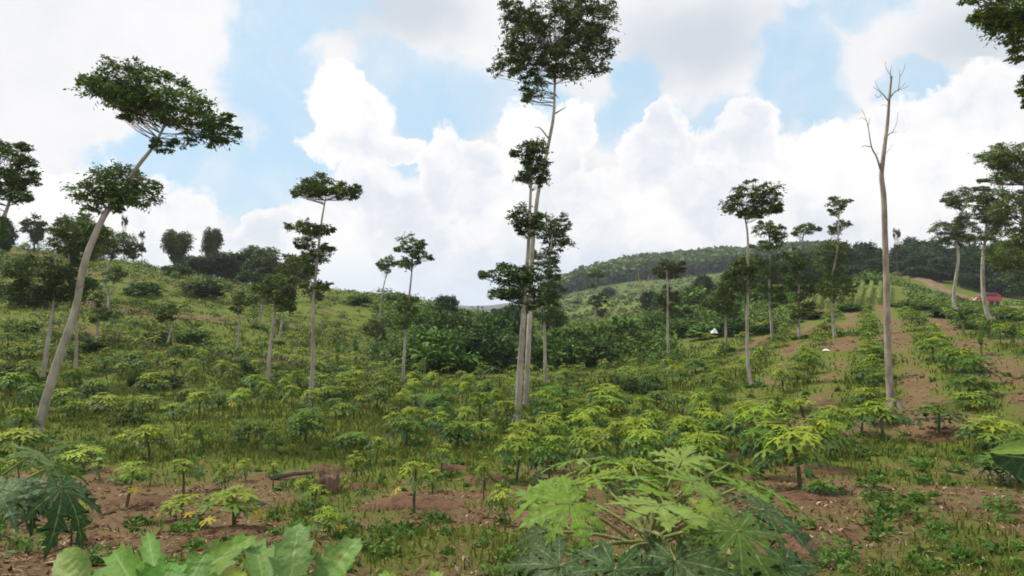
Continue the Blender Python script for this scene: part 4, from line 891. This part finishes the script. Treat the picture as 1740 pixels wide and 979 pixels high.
for (px, py, hp, col, lab) in BAN:
    Y = hit(px, py) or 45; x = (px - CX) / F * Y; h = hp / F * Y * (1.45 if px < 1500 else 1.05); t = thing('banana_plant', lab, 'banana plant', (x, Y, hz(x, Y) - .03), random.uniform(0, 6.3))
    st = MB(); tube(st, [(0, 0, -.1), (0, 0, h * .3), (.02, 0, h * .5)], [.06 * h, .05 * h, .035 * h], 7); st.build('stalk', M_PETI, t)
    for k in range(8):
        a = k * 2.4; e = .35 + .16 * k; lm = MB(); blade(lm, (0, 0, h * .45), (math.cos(a) * math.cos(e), math.sin(a) * math.cos(e), math.sin(e)), h * rng.uniform(.6, .8), h * .085, np.array(col) * rng.uniform(.8, 1.3), arc=.45); lm.build('leaf', M_LEAF, t)
cane_base = at_px(1092, 110); t = thing('bare_bamboo', 'cluster of bare yellowish bamboo canes in front of the far meadow', 'bamboo', cane_base)
for k in range(9):
    mb = MB(); dx = rng.uniform(-1.3, 1.6); tube(mb, [(dx * .3, rng.uniform(-.4, .4), -.2), (dx * .6, 0, 4), (dx * 1.3, 0, rng.uniform(5.5, 8.5))], [.13, .10, .03], 5); mb.build('cane', noisy('cane', (.3, .27, .12), (.42, .38, .18), 2) if k == 0 else bpy.data.materials['cane'], t)

# ------------------------------------------------------------------ foreground papaya (big) and left edge one
def leafy_plant(name, label, foot, apex, jl, lsz, stemr=.024, tilt=-.35):
    """jl: (junction point, size, colour, roll, normal tilt)"""
    foot = Vector(foot); t = thing(name, label, 'papaya plant', foot); st = MB(); A = np.array(apex - foot)
    tube(st, smooth_path([(0, 0, -.1), A * .5 + np.array([.02, 0, 0]), A], 4), np.linspace(stemr * 1.3, stemr, 9), 10, wob=.05)
    for k in range(14):            # leaf scars
        a = k * 2.4; q = A * (.35 + .045 * k); tube(st, [q + np.array([math.cos(a), math.sin(a), 0]) * stemr * .8, q + np.array([math.cos(a), math.sin(a), .3]) * stemr * 1.5], [.008, .004], 5)
    st.build('stem', M_STEM, t)
    for (J, s, col, dn, dro) in jl:
        J = np.array(J - foot); v = J - A; hv = norm(np.array([v[0], v[1], 0]) + 1e-6); S = A - np.array([0, 0, rng.uniform(.0, .10)])
        lf = MB(); out = hv + np.array([0, 0, -.25 - dn]); nn = np.array([hv[0] * .3, hv[1] * .3 + tilt, 1.0]) + rng.normal(size=3) * .10
        palmate(lf, J, out, nn, s, col, 9, ROWS_HI, droop=dro * .55, fold=.3, span=300); l = lf.build('leaf', M_NEAR, t)
        pt = MB(); mid = S * .45 + J * .55 + np.array([0, 0, .05 * np.linalg.norm(v)]) ; tube(pt, smooth_path([S, mid, J], 5), np.linspace(.0085, .0045, 11), 7); pt.build('petiole', M_PETI, l)
    return t
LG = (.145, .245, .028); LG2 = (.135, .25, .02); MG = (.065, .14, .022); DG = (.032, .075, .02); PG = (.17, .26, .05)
ap = P(1105, 900, 2.5); fx, fy = ap.x - .02, ap.y + .02
leafy_plant('papaya_plant', 'large foreground papaya with broad star-shaped leaves, pale on top and dark blue-green below', (fx, fy, hz(fx, fy)), ap, [
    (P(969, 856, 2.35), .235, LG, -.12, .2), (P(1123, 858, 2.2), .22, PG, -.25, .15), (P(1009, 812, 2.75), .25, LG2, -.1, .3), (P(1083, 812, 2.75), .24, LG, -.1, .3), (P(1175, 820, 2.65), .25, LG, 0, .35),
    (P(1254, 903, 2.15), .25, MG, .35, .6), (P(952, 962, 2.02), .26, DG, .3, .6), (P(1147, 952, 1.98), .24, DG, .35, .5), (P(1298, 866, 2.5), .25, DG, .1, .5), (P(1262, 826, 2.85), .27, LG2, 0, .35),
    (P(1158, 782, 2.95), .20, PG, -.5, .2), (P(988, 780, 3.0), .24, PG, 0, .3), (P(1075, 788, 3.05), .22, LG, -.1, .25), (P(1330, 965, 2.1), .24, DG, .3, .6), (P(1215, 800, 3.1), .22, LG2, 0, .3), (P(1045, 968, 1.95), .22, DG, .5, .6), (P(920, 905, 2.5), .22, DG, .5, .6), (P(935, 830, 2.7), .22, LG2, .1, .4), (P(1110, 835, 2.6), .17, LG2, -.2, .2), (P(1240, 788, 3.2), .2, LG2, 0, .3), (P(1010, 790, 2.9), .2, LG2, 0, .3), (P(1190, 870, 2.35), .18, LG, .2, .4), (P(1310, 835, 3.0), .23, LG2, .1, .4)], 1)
ap = P(-95, 872, 2.7); leafy_plant('papaya_plant', 'papaya reaching in from the left edge with dark drooping lobed leaves', (ap.x, ap.y, hz(ap.x, ap.y)), ap, [
    (P(62, 768, 2.8), .20, (.10, .17, .05), .5, .9), (P(105, 828, 2.6), .22, DG, .5, .9), (P(-5, 832, 2.5), .18, (.09, .15, .07), .3, .6), (P(-40, 800, 2.9), .2, MG, .2, .6), (P(95, 788, 3.2), .19, MG, .5, .8), (P(50, 838, 2.7), .18, DG, .4, .8), (P(-80, 760, 2.7), .22, LG, 0, .4)], 1, tilt=.05)

# ------------------------------------------------------------------ broad lobed leaves along the bottom left edge
def pinnate(mb, base, tip, normal, W, col, nl=4, curl=.2, round_=False):
    base = np.array(tuple(base)); tip = np.array(tuple(tip)); d = tip - base; L = np.linalg.norm(d); d = d / L; nn = np.array(tuple(normal), float); s = norm(np.cross(d, nn)); nn = np.cross(s, d)
    seg = nl * 6; V = []; A = []; AL = []
    for i in range(seg + 1):
        t = i / seg; env = math.sin(math.pi * min(1, t ** .85 * .97 + .03)) ** .55 * (1 - .25 * t)
        lob = 1 if round_ else .68 + .32 * abs(math.sin(math.pi * nl * t + .4))
        sh = 0 if round_ else .05 * L * math.sin(math.pi * nl * t * 2)
        rip = .05 * W * math.sin(t * 40)
        c = base + d * L * t + nn * (curl * L * (t - t * t * 1.4))
        for sg in (0, .5, 1, -.5, -1):
            w = W * env * lob * abs(sg); V.append(c + s * w * (1 if sg >= 0 else -1) + d * sh * abs(sg) + nn * (w * w / W * .55 + (rip if abs(sg) == 1 else -rip * .5))); A.append(abs(sg)); AL.append(t * (.55 if round_ else 1.1) + .01)
    f = []
    for i in range(seg):
        a = 5 * i; b = a + 5; f += [(a, a + 1, b + 1, b), (a + 1, a + 2, b + 2, b + 1), (a, b, b + 3, a + 3), (a + 3, b + 3, b + 4, a + 4)]
    c = np.hstack([np.tile(np.array(col, float), (len(V), 1)), np.array(A)[:, None], np.array(AL)[:, None]]); mb.add(V, f, c)
BC = (.12, .23, .045)
def broad(name, label, foot_px, Y, specs):
    x, y = (foot_px - CX) / F * Y, Y; base = Vector((x, y, hz(x, y))); t = thing(name, label, 'leafy weed', base)
    top = Vector((x, y, P(foot_px, 1030, Y).z)); st = MB(); tube(st, [(0, 0, -.05), top * .5 - base * .5, top - base], [.02, .016, .012], 6); st.build('stem', M_PETI, t)
    for (b, e, w, col, tw, rd) in specs:
        b3 = P(*b) - base; e3 = P(*e) - base; lf = MB(); pinnate(lf, b3, e3, (tw, -1, .45), w / F * Y, col, 4, .15, rd); l = lf.build('leaf', M_NEAR, t)
        pt = MB(); tube(pt, [top - base, b3 * .5 + (top - base) * .5 + Vector((0, 0, .01)), b3], [.008, .007, .005], 6); pt.build('petiole', M_PETI, l)
broad('broadleaf_weed', 'clump of large upright lobed leaves cut by the bottom edge, pale midribs', 500, 1.65, [
    ((492, 1000, 1.6), (508, 882, 1.72), 42, (.13, .24, .07), .15, False), ((545, 1005, 1.62), (612, 908, 1.7), 44, (.14, .25, .06), -.5, False), ((450, 1010, 1.55), (430, 905, 1.8), 34, (.10, .21, .04), .6, False), ((565, 1010, 1.6), (560, 925, 1.9), 30, (.11, .23, .045), 0, False)])
broad('broadleaf_weed', 'spreading crumpled bright green leaves at the bottom edge left of the upright ones', 300, 1.6, [
    ((300, 1010, 1.55), (440, 900, 1.75), 38, (.12, .25, .04), -.3, False), ((270, 1005, 1.55), (248, 892, 1.8), 22, (.10, .22, .03), .5, False), ((240, 1010, 1.5), (185, 925, 1.75), 36, (.09, .22, .03), .4, False), ((310, 1020, 1.5), (350, 935, 1.6), 44, (.09, .21, .03), 0, False),
    ((255, 1020, 1.45), (300, 950, 1.55), 44, (.10, .24, .035), .2, False), ((330, 1000, 1.7), (400, 945, 1.85), 34, (.13, .25, .06), -.2, False), ((350, 1015, 1.5), (425, 968, 1.6), 26, (.24, .30, .04), -.2, False), ((200, 1015, 1.6), (215, 950, 1.7), 34, (.09, .21, .03), .3, False)])
broad('broadleaf_weed', 'single rounded yellow-green leaf standing at the bottom left', 150, 1.75, [((146, 985, 1.7), (100, 935, 1.75), 30, (.22, .31, .09), .3, True), ((165, 1010, 1.6), (178, 955, 1.8), 26, (.10, .21, .03), .3, False)])
broad('broadleaf_weed', 'low light green leaf tips along the bottom edge left of the big papaya', 720, 1.8, [((690, 1020, 1.75), (640, 970, 1.9), 22, (.18, .28, .05), .3, False), ((730, 1020, 1.75), (745, 965, 1.9), 22, (.16, .27, .05), 0, False), ((760, 1020, 1.75), (800, 972, 1.9), 20, (.18, .28, .05), -.3, False)])
def edge_leaf():
    Y = 3.3; x, y = (1800 - CX) / F * Y, Y; base = Vector((x, y, hz(x, y))); t = thing('taro_plant', 'plant with large folded dark green leaf cut by the right edge', 'plant', base)
    st = MB(); tube(st, [(0, 0, -.05), P(1790, 850, Y) - base], [.03, .022], 7); st.build('stem', M_PETI, t)
    for (b, e, w, col, n) in [((1810, 768, 3.1), (1684, 764, 3.0), .055, (.17, .27, .04), (0, -.7, 1)), ((1810, 780, 3.25), (1688, 774, 3.1), .13, (.03, .075, .035), (0, -1, -.15)), ((1790, 850, 3.4), (1760, 730, 3.6), .16, (.05, .11, .04), (-.6, -1, .5))]:
        b3 = P(*b) - base; lf = MB(); pinnate(lf, b3, P(*e) - base, n, w, col, 3, .1, True); l = lf.build('leaf', M_NEAR, t); pt = MB(); tube(pt, [P(1790, 850, Y) - base, b3], [.012, .008], 6); pt.build('petiole', M_PETI, l)
edge_leaf()

# ------------------------------------------------------------------ litter, grass, weeds (near)
def ground_cover():
    lt = MB(); n = 42000; Y = np.exp(rng.uniform(math.log(3.4), math.log(42), n)); px = rng.uniform(-150, 1900, n); x = (px - CX) / F * Y; g = gmask(x, Y); k = (g < rng.uniform(.2, .7, n)); x, Y = x[k], Y[k]; n = len(x)
    z = H(x, Y) + rng.uniform(.005, .03, n); c = np.stack([x, Y, z], -1)
    cols = vary((.25, .19, .12), n, .45, (.12, .07, .04), .42); q = rng.random(n) < .06; cols[q] = np.array((.42, .34, .24))
    leaves(lt, c, (.018 + .09 * rng.random(n) ** 2) * (1 + Y / 25), cols, .24, .93)
    o = lt.build('leaf_litter', M_LITTER); o['kind'] = 'stuff'; tag(o, 'dry brown leaves and straw littering the bare soil', 'leaf litter')
    gr = MB(); n = 120000; Y = np.exp(rng.uniform(math.log(3.4), math.log(44), n)); px = rng.uniform(-150, 1900, n); x = (px - CX) / F * Y; g = gmask(x, Y); k = g > rng.uniform(.3, 1.0, n) ; x, Y, g = x[k], Y[k], g[k]; n = len(x)
    z = H(x, Y); h = rng.uniform(.03, .11, n) * (1 + .8 * g) * np.clip(.7 + Y / 30, .8, 1.5); w = .0032 * (1 + Y / 3.2); a = rng.uniform(0, 6.28, n); b = np.stack([x, Y, z], -1)
    s = np.stack([np.cos(a), np.sin(a), a * 0], -1) * w[:, None]; lean = rng.normal(size=(n, 3)) * .55; lean[:, 2] = 1; t = b + lean * h[:, None]; m_ = b + lean * np.array([.35, .35, 1]) * h[:, None] * .55
    V = np.stack([b - s, b + s, m_ + s * .7, t, m_ - s * .7], 1).reshape(-1, 3); i = np.arange(n)[:, None] * 5
    cc = np.repeat(np.hstack([vary((.09, .145, .022), n, .35, (.17, .17, .045), .3), np.ones((n, 1))]), 5, 0)
    gr.add(V, i + np.array([[0, 1, 2, 4]]), cc); gr.f.append(i + np.array([[4, 2, 3]])); 
    o = gr.build('grass', M_GRASS); o['kind'] = 'stuff'; tag(o, 'thin green grass growing over the soil', 'grass')
    wd = MB(); pts = []
    for i in range(1250):
        Y = math.exp(random.uniform(math.log(3.8), math.log(24))); px = random.uniform(-100, 1850); x = (px - CX) / F * Y
        if float(gmask(x, Y)) < random.uniform(.12, .6): continue
        pts.append((x, Y, random.uniform(.05, .16)))
    for (px, py, s) in [(1525, 880, .28), (1490, 850, .2), (1550, 855, .18), (1560, 795, .14), (1420, 945, .2), (1400, 960, .16), (20, 930, .25), (60, 940, .2), (0, 900, .2), (520, 830, .2), (690, 905, .12), (650, 900, .12), (330, 905, .18), (1530, 720, .2), (1700, 870, .2), (1610, 955, .12), (240, 945, .1), (740, 890, .12), (1480, 830, .16)]:
        Y = hit(px, py); pts += [((px - CX) / F * Y + random.uniform(-.1, .1), Y + random.uniform(-.1, .1), s) for _ in range(2)]
    for bx_, by_, r0 in BASES:
        if by_ < 60:
            for q in range(7): a = random.uniform(0, 6.3); d_ = random.uniform(1.5, 4) * r0 + .1; pts.append((bx_ + math.cos(a) * d_, by_ + math.sin(a) * d_ - .1, random.uniform(.12, .26)))
    for x, y, s in pts:
        k = int(26 + 160 * s); p = ball(k, 1, .2) * s; p[:, 2] = np.abs(p[:, 2]) * .9; tn = random.uniform(.7, 1.3)
        leaves(wd, np.array([x, y, hz(x, y)]) + p, rng.uniform(.025, .06, k) * (1 + y / 14), vary(np.array((.085, .17, .03)) * tn, k, .3, (.17, .24, .05)), .5, .55, dirs=norm(p) * .5)
    o = wd.build('weeds', M_LEAF); o['kind'] = 'stuff'; tag(o, 'small leafy green weeds dotted over the soil', 'weeds')
ground_cover()
def clods():
    mb = MB(); n = 5200; Y = np.exp(rng.uniform(math.log(3.5), math.log(34), n)); px = rng.uniform(-100, 1850, n); x = (px - CX) / F * Y; g = gmask(x, Y); k = g < .3; x, Y = x[k], Y[k]; n = len(x); z = H(x, Y)
    O8 = np.array([(1, 0, 0), (0, 1, 0), (-1, 0, 0), (0, -1, 0), (0, 0, .7), (0, 0, -.5)], float); FC = [(0, 1, 4), (1, 2, 4), (2, 3, 4), (3, 0, 4), (1, 0, 5), (2, 1, 5), (3, 2, 5), (0, 3, 5)]
    r = (.008 + .05 * rng.random(n) ** 3) * (1 + Y / 18); V = O8[None] * r[:, None, None] * rng.uniform(.6, 1.3, (n, 6, 3)) + np.stack([x, Y, z], -1)[:, None, :]
    f = (np.arange(n)[:, None, None] * 6 + np.array(FC)[None]).reshape(-1, 3); mb.add(V.reshape(-1, 3), f, (1, 1, 1)); o = mb.build('soil_clods', M_SOIL, smooth=False); o['kind'] = 'stuff'; tag(o, 'loose red-brown clods of soil on the bare ground', 'soil clods')
clods()

# ------------------------------------------------------------------ stump, log, tarps, car
def stump():
    Y = hit(560, 838); x = (560 - CX) / F * Y; r = 17 / F * Y; h = 30 / F * Y; t = thing('tree_stump', 'rotten brown tree stump on the bare soil', 'stump', (x, Y, hz(x, Y)))
    mb = MB(); n = 22; V = []; th = np.arange(n) * 2 * math.pi / n; top = h * (1 + .18 * np.sin(th * 3) + rng.uniform(-.1, .1, n))
    rings = [(r * 1.25, -.05), (r * 1.08, h * .15), (r * .97, h * .5), (r, None), (r * .72, None), (r * .6, h * .35), (r * .1, h * .3)]
    for j, (rr, z) in enumerate(rings):
        for i in range(n):
            q = rr * (1 + .12 * math.sin(th[i] * 5 + 1) + rng.uniform(-.04, .04)); V.append((math.cos(th[i]) * q, math.sin(th[i]) * q, top[i] if z is None else z))
    f = [(j * n + i, j * n + (i + 1) % n, (j + 1) * n + (i + 1) % n, (j + 1) * n + i) for j in range(6) for i in range(n)]
    mb.add(V, f, (1, 1, 1)); mb.build('bark', noisy('stump_bark', (.04, .028, .02), (.19, .125, .08), 9, stretch=(1, 1, .25), bump=.9), t)
    rt = MB()
    for k in range(5):
        a = k * 1.3; q = np.array([math.cos(a), math.sin(a), 0]); tube(rt, [q * r * .9 + [0, 0, h * .3], q * r * 1.5 + [0, 0, .02], q * r * 2 + [0, 0, -.05]], [.04, .03, .015], 6)
    rt.build('roots', bpy.data.materials['stump_bark'], t)
stump()
mb = MB(); Y = hit(497, 815); x = (497 - CX) / F * Y; tube(mb, smooth_path([(-.30, -.1, .05), (0, 0, .09), (.32, .15, .08)], 4), np.linspace(.05, .035, 9), 8, wob=.12); o = mb.build('fallen_log', M_DBARK); o.location = (x, Y, hz(x, Y)); tag(o, 'short brown fallen branch lying on the soil left of the stump', 'log')
# reddish planting mounds
MND = [(250, 855, .5, .10), (700, 858, .75, .12), (560, 800, .45, .07), (755, 800, .5, .08), (830, 818, .45, .09), (1380, 800, .5, .1), (1340, 930, .5, .08), (1380, 845, .4, .06), (400, 905, .4, .06), (1240, 770, .5, .06), (960, 960, .4, .05), (1600, 745, .5, .08), (620, 828, .4, .06)]
mm = MB()
for (px, py, R, h) in MND:
    Y = hit(px, py); x = (px - CX) / F * Y; n = 20; V = []
    for j in range(7):
        for i in range(n):
            a = i * 2 * math.pi / n; rr = R * j / 6 * (1 + .18 * math.sin(a * 3 + px) + rng.uniform(-.05, .05)); X, Yy = x + math.cos(a) * rr, Y + math.sin(a) * rr * .8
            V.append((X, Yy, hz(X, Yy) + h * math.cos(min(j / 6, 1) * math.pi / 2) ** 1.3 * (1 + rng.uniform(-.18, .18)) - .015 * (j == 6) * 3 + .01))
    mm.add(V, [(j * n + i, j * n + (i + 1) % n, (j + 1) * n + (i + 1) % n, (j + 1) * n + i) for j in range(6) for i in range(n)], (1, 1, 1))
struct(mm.build('soil_mounds', M_SOIL))
def tarp(name, label, px, py, Y, w, h, c1, c2):
    x = (px - CX) / F * Y; base = P(px, py, Y); z0 = hz(x, Y); W = w / F * Y; Ht = h / F * Y; n = 14; mb = MB(); V = []
    for i in range(n + 1):
        for j in range(n + 1):
            u, v = i / n * 2 - 1, j / n * 2 - 1; r = min(1, (abs(u) ** 3 + abs(v) ** 3)); V.append((u * W / 2, v * W * .35, Ht * (1 - r) * (.75 + .35 * math.sin(u * 3 + 1) * math.cos(v * 4)) + rng.uniform(-.06, .06) * Ht + .02))
    f = [(i * (n + 1) + j, (i + 1) * (n + 1) + j, (i + 1) * (n + 1) + j + 1, i * (n + 1) + j + 1) for i in range(n) for j in range(n)]
    m = noisy(name + '_cloth', c1, c2, 1.5, rough=.5, bump=.3); mb.add(V, f, (1, 1, 1)); o = mb.build(name, m)
    o.location = (x, Y, max(z0, base.z - Ht / 2)); tag(o, label, 'tarp'); return o
t1 = tarp('white_tarp', 'small white plastic tarp humped among the gully bushes', 1213, 563, 44, 12, 7, (.62, .68, .74), (.85, .87, .9))
t2 = tarp('teal_tarp', 'teal plastic sheet on the verge beside the dirt road', 1592, 497, 97, 14, 9, (.0, .16, .11), (.01, .27, .19))
t3 = tarp('plastic_scrap', 'scrap of white plastic lying between the right hand rows', 1402, 597, hit(1402, 597), 11, 3, (.6, .6, .58), (.8, .8, .78))
def car():
    Y = 96.5; x = (1676 - CX) / F * Y; z = hz(x, Y) + .27; t = thing('parked_car', 'small red hatchback parked on the dirt road behind the white tree trunk', 'car', (x, Y, z), math.radians(-8))
    paint = bpy.data.materials.new('red_paint'); paint.use_nodes = True; b = paint.node_tree.nodes['Principled BSDF']; b.inputs['Base Color'].default_value = (.45, .008, .016, 1); b.inputs['Roughness'].default_value = .25; b.inputs['Coat Weight'].default_value = .6
    glass = bpy.data.materials.new('car_glass'); glass.use_nodes = True; b = glass.node_tree.nodes['Principled BSDF']; b.inputs['Base Color'].default_value = (.015, .018, .02, 1); b.inputs['Roughness'].default_value = .08
    white = bpy.data.materials.new('white_trim'); white.use_nodes = True; white.node_tree.nodes['Principled BSDF'].inputs['Base Color'].default_value = (.75, .73, .68, 1)
    tyre = bpy.data.materials.new('rubber'); tyre.use_nodes = True; tyre.node_tree.nodes['Principled BSDF'].inputs['Base Color'].default_value = (.02, .02, .02, 1)
    prof = [(-1.72, .28), (-1.75, .62), (-1.60, .78), (-.95, .92), (-.45, 1.38), (-.1, 1.46), (.95, 1.45), (1.35, 1.32), (1.66, .92), (1.74, .6), (1.70, .28), (1.3, .22), (-1.3, .22)]
    def ext(pts, hw, taper=None):
        m_ = MB(); n = len(pts); V = []
        for sg in (-1, 1):
            for (a, c) in pts: V.append((a, sg * (hw - (max(0, c - .9) * .28)), c))
        import bmesh
        me = bpy.data.meshes.new('m'); bm = bmesh.new(); vs = [bm.verts.new(v) for v in V]
        bm.faces.new(vs[:n]); bm.faces.new(vs[n:][::-1])
        for i in range(n): bm.faces.new((vs[i], vs[(i + 1) % n], vs[n + (i + 1) % n], vs[n + i]))
        bmesh.ops.recalc_face_normals(bm, faces=bm.faces); return bm, me
    bm, me = ext(prof, .78); 
    import bmesh
    bmesh.ops.bevel(bm, geom=[e for e in bm.edges], offset=.05, segments=2, affect='EDGES', profile=.7); bm.to_mesh(me); bm.free(); me.materials.append(paint); o = bpy.data.objects.new('body', me); C.objects.link(o); o.parent = t
    for s in (-1, 1):
        for pts in ([(-.78, .97), (-.38, 1.33), (.22, 1.36), (.22, .97)], [(.30, .97), (.30, 1.36), (.95, 1.35), (1.2, 1.2), (1.35, .97)]):
            m_ = MB(); V = [(a, s * (.79 - max(0, c - .9) * .28 + .004), c) for a, c in pts] + [(a, s * (.74 - max(0, c - .9) * .28), c) for a, c in pts]; n = len(pts)
            for i in range(n): m_.add([V[i], V[(i + 1) % n], V[n + (i + 1) % n], V[n + i]], [(0, 1, 2, 3)], (1, 1, 1))
            cen = np.mean(np.array(V[:n]), 0); m_.add(V[:n] + [tuple(cen)], [(i, (i + 1) % n, n) for i in range(n)], (1, 1, 1)); m_.build('side_window', glass, t, False)
    ws = MB(); ws.add([(-.97, -.66, .96), (-.97, .66, .96), (-.50, .58, 1.37), (-.50, -.58, 1.37)], [(0, 1, 2, 3)], (1, 1, 1)); ws.build('windscreen', glass, t, False)
    rw = MB(); rw.add([(1.66, -.62, .98), (1.66, .62, .98), (1.42, .56, 1.30), (1.42, -.56, 1.30)], [(0, 1, 2, 3)], (1, 1, 1)); rw.build('rear_window', glass, t, False)
    bp = MB(); tube(bp, [(-1.60, -.76, .42), (-1.78, -.5, .42), (-1.80, 0, .42), (-1.78, .5, .42), (-1.60, .76, .42)], [.11] * 5, 8); bp.build('bumper', white, t)
    for sx in (-1.08, 1.1):
        for s in (-1, 1):
            w = MB(); tube(w, [(sx, s * .62, .04), (sx, s * .64, .04), (sx, s * .80, .04)], [.28, .30, .30], 20); wo = w.build('wheel', tyre, t); rm = MB(); tube(rm, [(sx, s * .78, .04), (sx, s * .812, .04)], [.18, .17], 16); rm.build('rim', white, wo)
    for s in (-1, 1):
        hl = MB(); tube(hl, [(-1.60, s * .55, .68), (-1.76, s * .55, .66)], [.11, .09], 10); hl.build('headlight', white, t)
car()

def haze():
    import bmesh
    me = bpy.data.meshes.new('haze'); bm = bmesh.new(); bmesh.ops.create_cube(bm, size=1); bm.to_mesh(me); bm.free()
    o = bpy.data.objects.new('haze', me); C.objects.link(o); o.scale = (2600, 2200, 76); o.location = (0, 260, 26)
    m = bpy.data.materials.new('haze'); m.use_nodes = True; nt = m.node_tree; nt.nodes.remove(nt.nodes['Principled BSDF'])
    v = nt.nodes.new('ShaderNodeVolumePrincipled'); v.inputs['Color'].default_value = (.80, .88, 1, 1); v.inputs['Density'].default_value = .00038; v.inputs['Anisotropy'].default_value = .2
    nt.links.new(v.outputs[0], nt.nodes['Material Output'].inputs['Volume']); me.materials.append(m); o['kind'] = 'stuff'; tag(o, 'thin pale haze in the air over the valley', 'haze')
haze()
